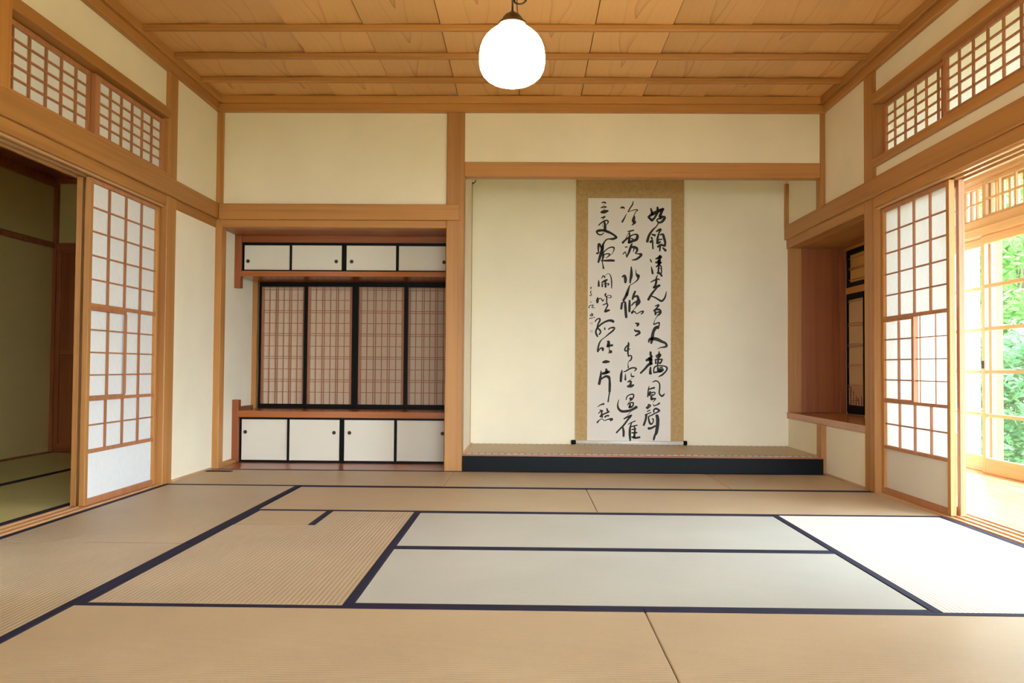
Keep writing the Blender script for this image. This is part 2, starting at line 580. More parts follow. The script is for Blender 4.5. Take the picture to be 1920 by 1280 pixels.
# ---- ceiling: deck, boards, battens
ceiling = struct('ceiling', [(-2.4, 2.4, YR, 0.12, 2.76, 2.80)], WY, 'cedar board ceiling with thin cross battens', 'ceiling')
for k in range(-5, 5):
    x0, x1 = k * 0.449 + 0.0035, (k + 1) * 0.449 - 0.0035
    for (y0, y1) in ((-3.9, 0.05), (YR, -3.9)):
        bm = bmesh.new()
        xc = (x0 + x1) / 2
        add_box(bm, x0 - xc, x1 - xc, y0, y1, 2.735, 2.745)
        for v in bm.verts:            # each board laps over its neighbour
            v.co.z += 0.010 if (v.co.x > 0) == (k < 0) else 0.0
        o = finish(bm, 'ceiling_board', CEIL, ceiling, world_loc=(xc, 0, 0))
        o['label'] = 'broad cedar ceiling board with arched grain'
for k in range(16):
    y = -0.452 - k * 0.466
    if y < YR: break
    boxes('batten', [(-2.22, 2.22, y - 0.018, y + 0.018, 2.700, 2.737)], WX, ceiling, 0.006)

# ---- cornice
trim([(-2.25, 2.25, -0.030, 0.06, 2.626, 2.685), (-2.25, 2.25, -0.055, 0.06, 2.682, 2.737)], WX, 'stepped cedar cornice along the top of the back wall', 'cornice')
trim([(-2.30, -2.205, YR, 0.0, 2.626, 2.685), (-2.30, -2.180, YR, 0.0, 2.682, 2.737)], WY, 'stepped cedar cornice along the top of the left wall', 'cornice')
trim([(2.209, 2.30, YR, 0.0, 2.630, 2.685), (2.184, 2.30, YR, 0.0, 2.682, 2.737)], WY, 'stepped cedar cornice along the top of the right wall', 'cornice')

# ---- posts
trim([(-2.30, -2.183, 0.0, 0.10, -0.05, 2.63)], WZ, 'slim cedar corner post left of the shelf recess', 'post')
trim([(-0.531, -0.3985, 0.0, 0.125, -0.05, 2.63)], WZ, 'broad cedar main pillar between shelf recess and scroll alcove', 'post', 0.006)
trim([(2.199, 2.30, 0.0, 0.10, 1.93, 2.63)], WZ, 'slim cedar corner post above the study bay beam', 'post')
trim([(2.199, 2.30, 0.0, 0.10, -0.05, 0.36)], WZ, 'short cedar post under the bay ledge at the black step', 'post')
trim([(-2.335, -2.222, -0.895, -0.75, -0.05, 2.63)], WZ, 'cedar post between left plaster panel and paper screens', 'post')
trim([(2.224, 2.335, -0.922, -0.762, -0.05, 2.63)], WZ, 'cedar post between study bay and right paper screens', 'post')
trim([(-2.335, -2.212, -2.78, -2.625, 1.95, 2.63)], WZ, 'upper cedar post at the near end of the left transom', 'post')
trim([(-0.420, -0.396, 0.905, 0.932, 0.11, 2.3)], WZ, 'thin corner stud at the left back of the scroll alcove', 'post', 0.002)
trim([(2.205, 2.236, 0.895, 0.932, 1.94, 2.3)], WZ, 'thin corner stud at the right back of the scroll alcove', 'post', 0.002)
trim([(-2.235, -2.185, 0.885, 0.93, 0.38, 1.46)], WZ, 'thin stud left of the dark framed lattice screens', 'post', 0.002)

# ---- beams
trim([(-2.205, -0.434, -0.020, 0.03, 1.828, 1.944)], WX, 'deep cedar beam board crossing above the shelf recess', 'beam')
trim([(-2.19, -0.531, 0.0, 0.10, 1.773, 1.828)], WX, 'cedar head rail under the beam of the shelf recess', 'beam')
trim([(-0.3985, 2.199, 0.0, 0.10, 2.155, 2.262)], WX, 'cedar lintel across the top of the scroll alcove', 'beam')
trim([(-2.27, -2.208, YR, 0.02, 1.832, 1.950)], WY, 'deep cedar beam board along the left wall', 'beam')
trim([(-2.40, -2.226, YR, -0.90, 1.768, 1.832), (-2.30, -2.2265, -0.75, 0.03, 1.768, 1.832)], WY, 'head rail under the left beam board', 'beam', 0.002)
for x in (-2.252, -2.304, -2.356):
    trim([(x - 0.0085, x + 0.0085, YR, -0.90, 1.757, 1.769)], SILL, 'track fillet under the left head rail, %s' % {-2.252: 'on the room side', -2.304: 'in the middle', -2.356: 'on the next room side'}[x], 'rail', 0.001)
trim([(2.206, 2.27, YR, 0.995, 1.832, 1.948)], WY, 'deep cedar beam board along the right wall', 'beam')
trim([(2.224, 2.40, YR, -0.92, 1.768, 1.832), (2.224, 2.30, -0.765, 0.93, 1.760, 1.832)], WY, 'head rail under the right beam board', 'beam', 0.002)
for x in (2.252, 2.304, 2.356):
    trim([(x - 0.0085, x + 0.0085, YR, -0.92, 1.757, 1.769)], SILL, 'track fillet under the right head rail, %s' % {2.252: 'on the room side', 2.304: 'in the middle', 2.356: 'on the veranda side'}[x], 'rail', 0.001)
# transom lintels and sills
trim([(-2.335, -2.214, -2.63, -0.872, 2.325, 2.388)], WY, 'cedar lintel over the left transom windows', 'beam')
trim([(-2.335, -2.222, -2.63, -0.89, 1.948, 1.972)], WY, 'thin cedar sill under the left transom windows', 'sill', 0.002)
trim([(2.214, 2.335, YR, -0.905, 2.42, 2.482)], WY, 'cedar lintel over the right transom windows', 'beam')
trim([(2.214, 2.335, YR, -0.905, 2.022, 2.072)], WY, 'cedar sill under the right transom windows', 'sill')
# thresholds
trim([(-2.39, -2.222, YR, -0.895, -0.05, -0.003)], SILL, 'grooved threshold of the left screens', 'threshold', 0.002)
for x in (-2.252, -2.304, -2.356):
    trim([(x - 0.009, x + 0.009, YR, -0.897, -0.004, 0.004)], SILL, 'threshold fillet of the left screens, %s' % {-2.252: 'room side', -2.304: 'middle', -2.356: 'next room side'}[x], 'threshold', 0.001)
trim([(2.232, 2.42, YR, -0.922, -0.05, -0.003)], SILL, 'grooved threshold of the right screens', 'threshold', 0.002)
for x in (2.256, 2.304, 2.356, 2.404):
    trim([(x - 0.009, x + 0.009, YR, -0.924, -0.004, 0.004)], SILL, 'threshold fillet of the right screens, %s' % {2.256: 'room side', 2.304: 'second from the room', 2.356: 'third from the room', 2.404: 'veranda side'}[x], 'threshold', 0.001)
# small base strips
trim([(-2.231, -2.190, 0.10, 0.46, -0.002, 0.030)], WY, 'low cedar base strip on the left side of the shelf recess', 'baseboard', 0.002)
trim([(-2.226, -2.205, 0.47, 0.90, 0.404, 0.430)], RX, 'low red strip on the left end of the lower shelf', 'baseboard', 0.002)
trim([(-0.400, -0.380, 0.12, 0.93, 0.115, 0.128)], SILL, 'pale edge strip on the left of the alcove mat', 'baseboard', 0.002)
trim([(-2.231, -2.218, -0.75, 0.0, -0.002, 0.012)], SILL, 'pale strip at the foot of the left plaster panel', 'baseboard', 0.001)
trim([(2.222, 2.240, -0.762, 0.0, -0.002, 0.012)], SILL, 'pale strip at the foot of the right plaster panel', 'baseboard', 0.001)

# ================================================================== TATAMI
def mat_thing(label, x0, x1, y0, y1, axis, m, borders, notch=None, name='tatami_mat', h=0.055, z=0.0, group='tatami mats of the room', bw=0.031):
    """borders: list of sides ('n','s','e','w') that carry the cloth edging."""
    t = thing(name, label, 'tatami', ((x0 + x1) / 2, (y0 + y1) / 2, z - h), group)
    g = 0.0015
    bl = [(x0 + g, x1 - g, y0 + g, y1 - g, z - h, z)]
    if notch:
        nx, ny = notch                       # cut out of the far left corner
        bl = [(x0 + g, x1 - g, y0 + g, ny - g, z - h, z), (nx + g, x1 - g, ny - g, y1 - g, z - h, z)]
    boxes('mat_body', bl, m, t, 0.0 if notch else 0.003)
    e = 0.0018
    for s in borders:
        bb = {'n': (x0 + g, x1 - g, y1 - bw, y1, z - 0.02, z + e), 's': (x0 + g, x1 - g, y0, y0 + bw, z - 0.02, z + e),
              'e': (x1 - bw, x1, y0 + g, y1 - g, z - 0.02, z + e), 'w': (x0, x0 + bw, y0 + g, (notch[1] if notch else y1) - g, z - 0.02, z + e)}[s]
        boxes('cloth_border', [bb], NAVY, t, 0.001)
    return t
c1, c2, c4, jj = -1.354, -0.482, 1.342, 0.443
W1, W2, W3, W4, W5 = -0.895, -1.822, -2.735, -3.64, -4.55
m1 = mat_thing('straw tatami mat lying along the shelf recess and main pillar', -2.218, -0.458, W1 + 0.02, -0.012, 'x', TX, 'ns')
boxes('cloth_patch', [(-2.212, -2.03, -0.178, -0.122, -0.004, 0.004)], NAVY, m1, 0.001)
mat_thing('straw tatami mat lying along the foot of the black alcove step', -0.458, 1.362, W1 + 0.013, -0.012, 'x', TX, 'ns')
mat_thing('short straw tatami mat at the foot of the bay ledge panel', 1.362, 2.222, W1 + 0.013, -0.012, 'x', TX, 'ns')
mat_thing('straw tatami mat in the second row behind the hearth patch', c1 + 0.012, jj, W2, W1 + 0.012, 'x', TX, 'ns')
mat_thing('straw tatami mat in the second row ending at the right screen', jj, 2.228, W2, W1 + 0.012, 'x', TX, 'ns')
mat_thing('straw tatami mat along the left screens, far one of two', -2.222, c1, -2.695, W1 + 0.02, 'y', TY, 'ew')
mat_thing('straw tatami mat along the left threshold, near one of two', -2.222, c1, -4.52, -2.695, 'y', TY, 'ew')
mat_thing('small square hearth cover mat with one dark edge', c1, -0.937, -2.232, W2, 'y', TX, 'ew', bw=0.034)
mat_thing('ribbed straw tatami mat with a square notch, left of the grey mats', c1, c2, W4, W2, 'y', TY, 'ew', notch=(-0.937, -2.232))
mat_thing('new greyish green tatami mat, far one of the pair', c2, c4, W3, W2, 'x', TGX, 'ns')
mat_thing('new greyish green tatami mat, near one of the pair', c2, c4, W4, W3, 'x', TGX, 'ns')
mat_thing('ribbed tatami mat with painted-in daylight glow by the open right side', c4, 2.230, W4, W2, 'y', TYB, 'ew')
mat_thing('straw tatami mat in the nearest row, left of the seam', c1, 0.438, W5, W4, 'x', TX, 'ns')
mat_thing('straw tatami mat in the nearest row, right of the seam', 0.438, 2.230, W5, W4, 'x', TX, 'ns')
# next room
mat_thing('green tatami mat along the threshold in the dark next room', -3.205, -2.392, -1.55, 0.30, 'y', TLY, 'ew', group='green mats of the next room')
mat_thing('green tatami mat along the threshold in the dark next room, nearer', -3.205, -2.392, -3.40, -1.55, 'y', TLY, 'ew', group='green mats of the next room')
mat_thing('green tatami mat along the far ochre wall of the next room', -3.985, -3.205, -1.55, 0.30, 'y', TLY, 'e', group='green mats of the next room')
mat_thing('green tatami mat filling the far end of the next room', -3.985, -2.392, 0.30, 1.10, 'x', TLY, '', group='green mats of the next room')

# ================================================================== NEXT ROOM (left)
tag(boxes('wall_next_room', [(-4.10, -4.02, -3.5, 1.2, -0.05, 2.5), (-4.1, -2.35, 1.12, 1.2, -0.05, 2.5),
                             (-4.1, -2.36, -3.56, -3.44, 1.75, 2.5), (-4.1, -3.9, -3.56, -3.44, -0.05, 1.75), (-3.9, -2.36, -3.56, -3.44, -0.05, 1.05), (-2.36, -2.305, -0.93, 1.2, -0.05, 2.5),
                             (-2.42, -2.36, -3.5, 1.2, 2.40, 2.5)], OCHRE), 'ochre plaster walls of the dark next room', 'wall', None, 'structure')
tag(boxes('ceiling_next_room', [(-4.1, -2.33, -3.5, 1.2, 2.36, 2.40)], RX), 'dark board ceiling of the next room', 'ceiling', None, 'structure')
trim([(-4.03, -3.995, -3.44, 1.12, 2.278, 2.36)], RX, 'dark cornice on the far wall of the next room', 'cornice')
trim([(-4.0, -2.36, 1.085, 1.125, 2.315, 2.36)], RX, 'dark cornice at the end wall of the next room', 'cornice')
trim([(-4.03, -3.99, 1.075, 1.125, -0.05, 2.36)], RZ, 'dark corner post of the next room', 'post')
trim([(-4.03, -3.998, -3.44, 1.08, 1.752, 1.80)], RX, 'dark rail along the far wall of the next room', 'rail')
trim([(-4.03, -3.99, -3.44, 1.08, -0.002, 0.012)], RX, 'dark strip at the foot of the far wall of the next room', 'baseboard')
piece('assumed_window', (-3.9, -2.36, -3.5, -3.5, 1.05, 1.75), PAPER, bpy.data.objects['wall_next_room'])  # unseen window, assumed and sized to brighten the next room
t = thing('wooden_door', 'dark red wooden door at the end of the next room', 'door', (-3.5, 1.10, 0.0))
boxes('door_panel', [(-3.95, -3.08, 1.100, 1.112, 0.06, 1.74)], RZ, t, 0.002)
boxes('top_rail', [(-3.99, -3.04, 1.085, 1.12, 1.72, 1.80)], RX, t, 0.003)
boxes('middle_rail', [(-3.95, -3.08, 1.090, 1.102, 0.835, 0.885)], RX, t, 0.003)
boxes('bottom_rail', [(-3.99, -3.04, 1.090, 1.115, 0.003, 0.07)], RX, t, 0.003)
boxes('stile', [(-3.99, -3.95, 1.088, 1.115, 0.07, 1.72)], RZ, t, 0.003)
boxes('stile', [(-3.08, -3.04, 1.088, 1.115, 0.07, 1.72)], RZ, t, 0.003)

# ================================================================== PAPER SCREENS
def cells(u0, u1, n, bar):
    """n equal cells between u0 and u1 parted by n-1 bars of width bar: bar centres."""
    return [u0 + (u1 - u0) * k / n for k in range(1, n)]

def grid(t, P, u0, u1, v0, v1, us, vs, w, bar=0.0075, pane=PAPER, depth=0.012, pane_name='paper_pane', lat=LAT, ub=0.010):
    """Lattice bars and one pane per opening between them."""
    for u in us:
        piece('lattice_bar', P(u - ub / 2, u + ub / 2, v0, v1, w, w + depth), lat, t)
    for v in vs:
        piece('lattice_bar', P(u0, u1, v - bar / 2, v + bar / 2, w + 0.002, w + depth + 0.001), lat, t)
    if pane is not None:
        ue = [u0] + sorted(us) + [u1]
        ve = [v0] + sorted(vs) + [v1]
        for a, b in zip(ue, ue[1:]):
            for c, d in zip(ve, ve[1:]):
                piece(pane_name, P(a, b, c, d, w + depth + 0.002, w + depth + 0.002), pane, t)

def shoji(label, P, u0, u1, flip, glass_half=False, group='sliding paper screens', bare=False):
    """Sliding screen: eleven rows of paper, a small inner sash in the middle, plain paper foot.
    u0 is the end away from the back wall, u1 the end at the post."""
    lo, hi = min(u0, u1), max(u0, u1)
    c = P(lo, hi, 0, 0, 0, 0)
    t = thing('shoji_screen', label, 'sliding screen', ((c[0] + c[1]) / 2, (lo + hi) / 2, 0.004), group)
    st = 0.034
    boxes('stile', [P(lo - st, lo, 0.004, 1.756, 0, 0.030)], WZ, t, 0.002)
    boxes('stile', [P(hi, hi + st, 0.004, 1.756, 0, 0.030)], WZ, t, 0.002)
    boxes('top_rail', [P(lo, hi, 1.733, 1.756, 0.001, 0.029)], SHW, t, 0.001)
    boxes('bottom_rail', [P(lo, hi, 0.004, 0.038, 0.001, 0.029)], SHW, t, 0.001)
    boxes('rail', [P(lo, hi, 1.064, 1.084, 0.001, 0.029)], SHW, t, 0.001)
    boxes('rail', [P(lo, hi, 0.559, 0.576, 0.001, 0.029)], SHW, t, 0.001)
    boxes('rail', [P(lo, hi, 0.279, 0.298, 0.001, 0.029)], SHW, t, 0.001)
    us = cells(lo, hi, 4, 0.01)
    rows = [1.733 - 0.1298 * k for k in range(1, 5)]
    grid(t, P, lo, hi, 1.084, 1.733, us, rows, 0.006)
    grid(t, P, lo, hi, 0.298, 0.559, us, [0.429], 0.006)
    piece('foot_panel', P(lo, hi, 0.038, 0.279, 0.016, 0.016), PAPER if not glass_half else FUSUMA, t)  # creamier foot of the glass-half screen paints in its unlit look
    mid = (lo + hi) / 2
    vr = [1.064 - 0.122 * k for k in range(1, 4)]
    if bare:
        piece('glass_pane', P(lo, hi, 0.576, 1.064, 0.016, 0.016), GLASS, t)
    elif not glass_half:
        # half of the middle band is a second, raised sash
        grid(t, P, mid, hi, 0.576, 1.064, [(mid + hi) / 2], vr, 0.008)
        s = boxes('inner_sash', [P(lo, mid, 1.046, 1.068, -0.004, 0.006), P(lo, mid, 0.560, 0.586, -0.004, 0.006),
                                 P(mid - 0.009, mid + 0.009, 0.586, 1.046, -0.003, 0.008)], LAT, t, 0.001)
        grid(t, P, lo, mid - 0.009, 0.586, 1.046, [(lo + mid) / 2], vr, 0.001)
    else:
        # the sash is pushed over the far half: the near half shows bare glass
        boxes('inner_sash', [P(mid - 0.014, mid + 0.014, 0.576, 1.064, -0.002, 0.026), P(mid, hi, 1.050, 1.066, -0.003, 0.006),
                             P(mid, hi, 0.568, 0.586, -0.003, 0.006)], SHW, t, 0.001)
        grid(t, P, mid + 0.014, hi, 0.586, 1.050, [(mid + hi) / 2], vr, 0.002)
        piece('glass_pane', P(lo, mid - 0.014, 0.576, 1.064, 0.020, 0.020), GLASS, t)
        for u in ((lo + mid) / 2 - 0.05, mid - 0.065):
            piece('lattice_bar', P(u - 0.004, u + 0.004, 0.576, 1.064, 0.012, 0.018), LAT, t)
        for v in vr:
            piece('lattice_bar', P(lo, mid - 0.014, v - 0.003, v + 0.003, 0.012, 0.018), LAT, t)
    return t
PL, PR = plane_left(2.2655), plane_right(2.2655)
shoji('white paper screen with half sash in front, at the left wall post', PL, -1.758, -0.934, False)
shoji('paper screen stacked behind the left front screen, showing only its edge', plane_left(2.3125), -1.755, -0.934, False)
shoji('backlit paper screen with one bare glass half, by the right wall post', PR, -1.778, -0.962, True, True)
t = thing('glazed_screen', 'sliding screen, glazed to pass daylight, stacked behind the right paper screen, showing only its edge', 'sliding screen', (2.327, -1.375, 0.004), 'sliding paper screens')  # glass in place of paper so daylight reaches the screen in front
PG = plane_right(2.3125)
for u0, u1, v0, v1, nm in ((-1.819, -1.785, 0.004, 1.756, 'stile'), (-0.962, -0.928, 0.004, 1.756, 'stile'), (-1.785, -0.962, 1.72, 1.756, 'top_rail'), (-1.785, -0.962, 0.004, 0.05, 'bottom_rail')):
    boxes(nm, [PG(u0, u1, v0, v1, 0, 0.030)], SHW, t, 0.002)
piece('glass_pane', PG(-1.785, -0.962, 0.05, 1.72, 0.015, 0.015), GLASS, t)

shoji('paper screen closing the near end of the right opening, on the room track', plane_right(2.2655), -4.50, -3.69, False)
shoji('paper screen closing the near end of the right opening, on the outer track', plane_right(2.3125), -4.50, -3.69, False)

def transom(label, P, u0, u1, v0, v1, nu, nv, group, us=None, wide=0.036, pane=None):
    t = thing('transom_screen', label, 'transom window', (sum(P(u0, u1, 0, 0, 0, 0)[:2]) / 2, (u0 + u1) / 2, v0), group)
    st = 0.036
    boxes('stile', [P(u0 - wide, u0, v0 - 0.030, v1 + 0.024, 0, 0.024)], SHW, t, 0.001)
    boxes('stile', [P(u1, u1 + st, v0 - 0.030, v1 + 0.024, 0, 0.024)], SHW, t, 0.001)
    boxes('top_rail', [P(u0, u1, v1, v1 + 0.024, 0.001, 0.023)], SHW, t, 0.001)
    boxes('bottom_rail', [P(u0, u1, v0 - 0.030, v0, 0.001, 0.023)], SHW, t, 0.001)
    grid(t, P, u0, u1, v0, v1, us or cells(u0, u1, nu, 0.01), cells(v0, v1, nv, 0.01), 0.004, bar=0.0085, ub=0.010, pane=pane or PAPER)
    return t
transom('paper transom window above the left front screen', plane_left(2.250), -1.740, -0.928, 1.997, 2.287, 6, 5, 'left transom windows', wide=0.058)
transom('paper transom window near the upper left post, tucked behind its neighbour', plane_left(2.2755), -2.68, -1.812, 2.000, 2.296, 6, 5, 'left transom windows',
        us=[-2.640, -2.500, -2.361, -2.217, -2.075, -1.932])
transom('bright backlit transom window beside the right post', plane_right(2.2845), -1.712, -0.954, 2.110, 2.394, 6, 5, 'right transom windows',
        us=[-1.690, -1.642, -1.500, -1.360, -1.224, -1.079], pane=LITPAPER)
transom('bright backlit transom window at the near end of the right wall', plane_right(2.2585), -2.64, -1.806, 2.112, 2.400, 6, 5, 'right transom windows',
        us=[-2.498, -2.350, -2.210, -2.071, -1.930], pane=LITPAPER)

# ================================================================== SHELF RECESS
trim([(-2.19, -0.531, 0.0, 0.96, -0.05, 0.0015)], RX, 'polished dark red floor board of the shelf recess', 'floor board', 0.002)
trim([(-2.23, -0.47, 0.10, 0.96, 1.778, 1.80)], RX, 'red wooden soffit over the shelf recess', 'soffit', 0.002)
trim([(-0.53, -0.475, 0.12, 0.955, 0.0, 1.78)], RZ, 'wooden side of the shelf recess behind the main pillar', 'panel')

def cabinet(label, z0, z1, top_frame, bot_frame, handle_z, board, stub):
    """Four sliding paper doors in black frames between two boards."""
    t = thing('wall_cabinet', label, 'cabinet', (-1.36, 0.69, min(z0, board[0])), 'built in cabinets of the shelf recess')
    yf = 0.45
    body = boxes('body', [(-2.19, -0.535, yf + 0.03, 0.95, z0 + 0.002, z1 - 0.002)], RX, t, 0.002)
    boxes('shelf_board', [(-2.205, -0.534, yf - 0.028, 0.95, board[0], board[1])], SX, t, 0.003)
    trim([(-2.229, -2.176, yf - 0.034, yf + 0.03, stub[0], stub[1])], RZ, 'red wooden stub post at the left end of the %s shelf' % ('upper' if z0 > 1 else 'lower'), 'post', 0.003)
    boxes('frame', [(-2.196, -0.535, yf + 0.002, yf + 0.03, z1 - top_frame, z1),
                    (-2.196, -0.535, yf + 0.002, yf + 0.03, z0, z0 + bot_frame),
                    (-2.196, -2.176, yf + 0.002, yf + 0.03, z0, z1)], LACQUER, t, 0.001)
    doors = [(-2.176, -1.790, 0.010, -2.134), (-1.797, -1.372, 0.0, -1.434), (-1.372, -0.949, 0.0, -1.313), (-0.957, -0.56, 0.010, -0.586)]
    for i, (x0, x1, dy, hx) in enumerate(doors):
        y = yf + dy
        f = 0.016
        d = boxes('door', [(x0 + f * 0.6, x1 - f * 0.6, y + 0.003, y + 0.012, z0 + bot_frame, z1 - top_frame)], FUSUMA, t)
        fr = [(x0, x0 + (0.019 if i == 2 else f * 0.9), y, y + 0.014, z0 + bot_frame - 0.004, z1 - top_frame + 0.004),
              (x1 - (0.019 if i == 1 else f * 0.9), x1, y, y + 0.014, z0 + bot_frame - 0.004, z1 - top_frame + 0.004)]
        for b in fr:
            e = boxes('door_edge', [b], LACQUER, d, 0.001)
            e['label'] = 'black lacquered door edge'
        bm = bmesh.new()
        R = Matrix.Rotation(math.pi / 2, 4, 'X')
        lathe(bm, [(0.0, 0.0005), (0.008, 0.0008), (0.011, 0.0026), (0.0135, 0.003), (0.0145, 0.0018), (0.0145, -0.002), (0.0, -0.002)], 0, 0, 20)
        bmesh.ops.transform(bm, matrix=Matrix.Translation((hx, y + 0.003, handle_z)) @ R, verts=bm.verts[:])
        h = finish(bm, 'handle', IRON, d, True)
        h['label'] = 'round dark sunk finger pull'
    return t
cabinet('upper built in cabinet with four cream doors hung under the beam', 1.497, 1.724, 0.022, 0.012, 1.577, (1.455, 1.497), (1.362, 1.778))
cabinet('lower built in cabinet with four cream doors standing on the recess floor', 0.003, 0.353, 0.017, 0.016, 0.236, (0.353, 0.403), (0.002, 0.488))
trim([(-2.23, -0.534, 0.452, 0.48, 1.724, 1.778)], RX, 'red fascia board over the upper cabinet', 'fascia', 0.002)

def lattice_screen(label, x0, x1, y, sl=0.030, sr=0.030):
    """Dark framed screen with paired and single thin bars over tan paper."""
    t = thing('lattice_screen', label, 'lattice screen', ((x0 + x1) / 2, y, 0.404), 'lattice screens of the shelf recess')
    z0, z1 = 0.404, 1.455
    boxes('frame_stile', [(x0, x0 + sl, y, y + 0.022, z0, z1)], LACQUER, t, 0.001)
    boxes('frame_stile', [(x1 - sr, x1, y, y + 0.022, z0, z1)], LACQUER, t, 0.001)
    boxes('top_rail', [(x0 + sl, x1 - sr, y + 0.001, y + 0.021, z1 - 0.038, z1)], LACQUER, t, 0.001)
    boxes('bottom_rail', [(x0 + sl, x1 - sr, y + 0.001, y + 0.021, z0, z0 + 0.035)], LACQUER, t, 0.001)
    a, b, c, d = x0 + sl, x1 - sr, z0 + 0.035, z1 - 0.038
    piece('tan_paper', (a, b, y + 0.016, y + 0.016, c, d), TANPAPER, t)
    L = b - a
    for f in (0.055, 0.185, 0.330, 0.375, 0.510, 0.640, 0.685, 0.825, 0.955):
        u = a + L * f
        piece('lattice_bar', (u - 0.0032, u + 0.0032, y + 0.006, y + 0.013, c, d), LATR, t)
    for u in (a + 0.006, b - 0.006):
        piece('lattice_bar', (u - 0.006, u + 0.006, y + 0.005, y + 0.013, c, d), LATR, t)
    z = 1.400
    k = 0
    while z > c + 0.005:
        zs = (z,) if k % 2 == 1 else (z + 0.0085, z - 0.0085)
        for q in zs:
            if c + 0.004 < q < d - 0.004:
                piece('lattice_bar', (a, b, y + 0.004, y + 0.011, q - 0.0026, q + 0.0026), LATR, t)
        z -= 0.0958
        k += 1
    return t
lattice_screen('lattice screen with black frame, farthest from the main pillar', -2.176, -1.768, 0.912, 0.020, 0.022)
lattice_screen('lattice screen with black frame, second from the left recess wall', -1.792, -1.3635, 0.888, 0.031, 0.027)
lattice_screen('lattice screen with black frame, third from the left recess wall', -1.3625, -0.924, 0.888, 0.027, 0.033)
lattice_screen('lattice screen with black frame, partly hidden by the main pillar', -0.950, -0.545, 0.912, 0.022, 0.022)

# ================================================================== PICTURE ALCOVE
trim([(-0.397, 2.216, -0.004, 0.10, -0.002, 0.111)], LACQUER, 'black lacquered front board of the raised scroll alcove', 'step', 0.003)
trim([(-0.397, 2.216, -0.005, 0.075, 0.111, 0.119)], RX, 'thin red wood lip on top of the black alcove step', 'step', 0.001)
trim([(-0.40, 2.30, 0.10, 0.94, -0.05, 0.075)], SX, 'base under the alcove mat', 'floor board')
t = thing('alcove_mat', 'straw mat with patterned edging on the raised scroll alcove', 'tatami', (0.9, 0.5, 0.075))
boxes('mat_body', [(-0.38, 2.236, 0.076, 0.928, 0.076, 0.121)], TX, t, 0.002)
boxes('patterned_border', [(-0.38, 2.236, 0.0765, 0.106, 0.1005, 0.1225)], HERI, t, 0.001)
boxes('patterned_border', [(-0.38, 2.236, 0.898, 0.9275, 0.1005, 0.1225)], HERI, t, 0.001)

# hook on the corner stud
t = thing('nail_hook', 'tiny dark metal hook high on the left stud of the scroll alcove', 'hook', (-0.39, 0.90, 2.30))
bm = bmesh.new()
tube(bm, [(-0.402, 0.906, 2.292), (-0.392, 0.880, 2.288), (-0.375, 0.868, 2.293), (-0.366, 0.866, 2.315)], [0.006, 0.005, 0.004, 0.003], 8)
finish(bm, 'hook_shaft', IRON, t, True)
bm = bmesh.new()
lathe(bm, [(0, 0.004), (0.010, 0.003), (0.012, 0), (0.010, -0.003), (0, -0.003)], 0, 0, 14)
bmesh.ops.transform(bm, matrix=Matrix.Translation((-0.402, 0.9035, 2.292)) @ Matrix.Rotation(math.pi / 2, 4, 'X'), verts=bm.verts[:])
finish(bm, 'hook_plate', IRON, t, True)

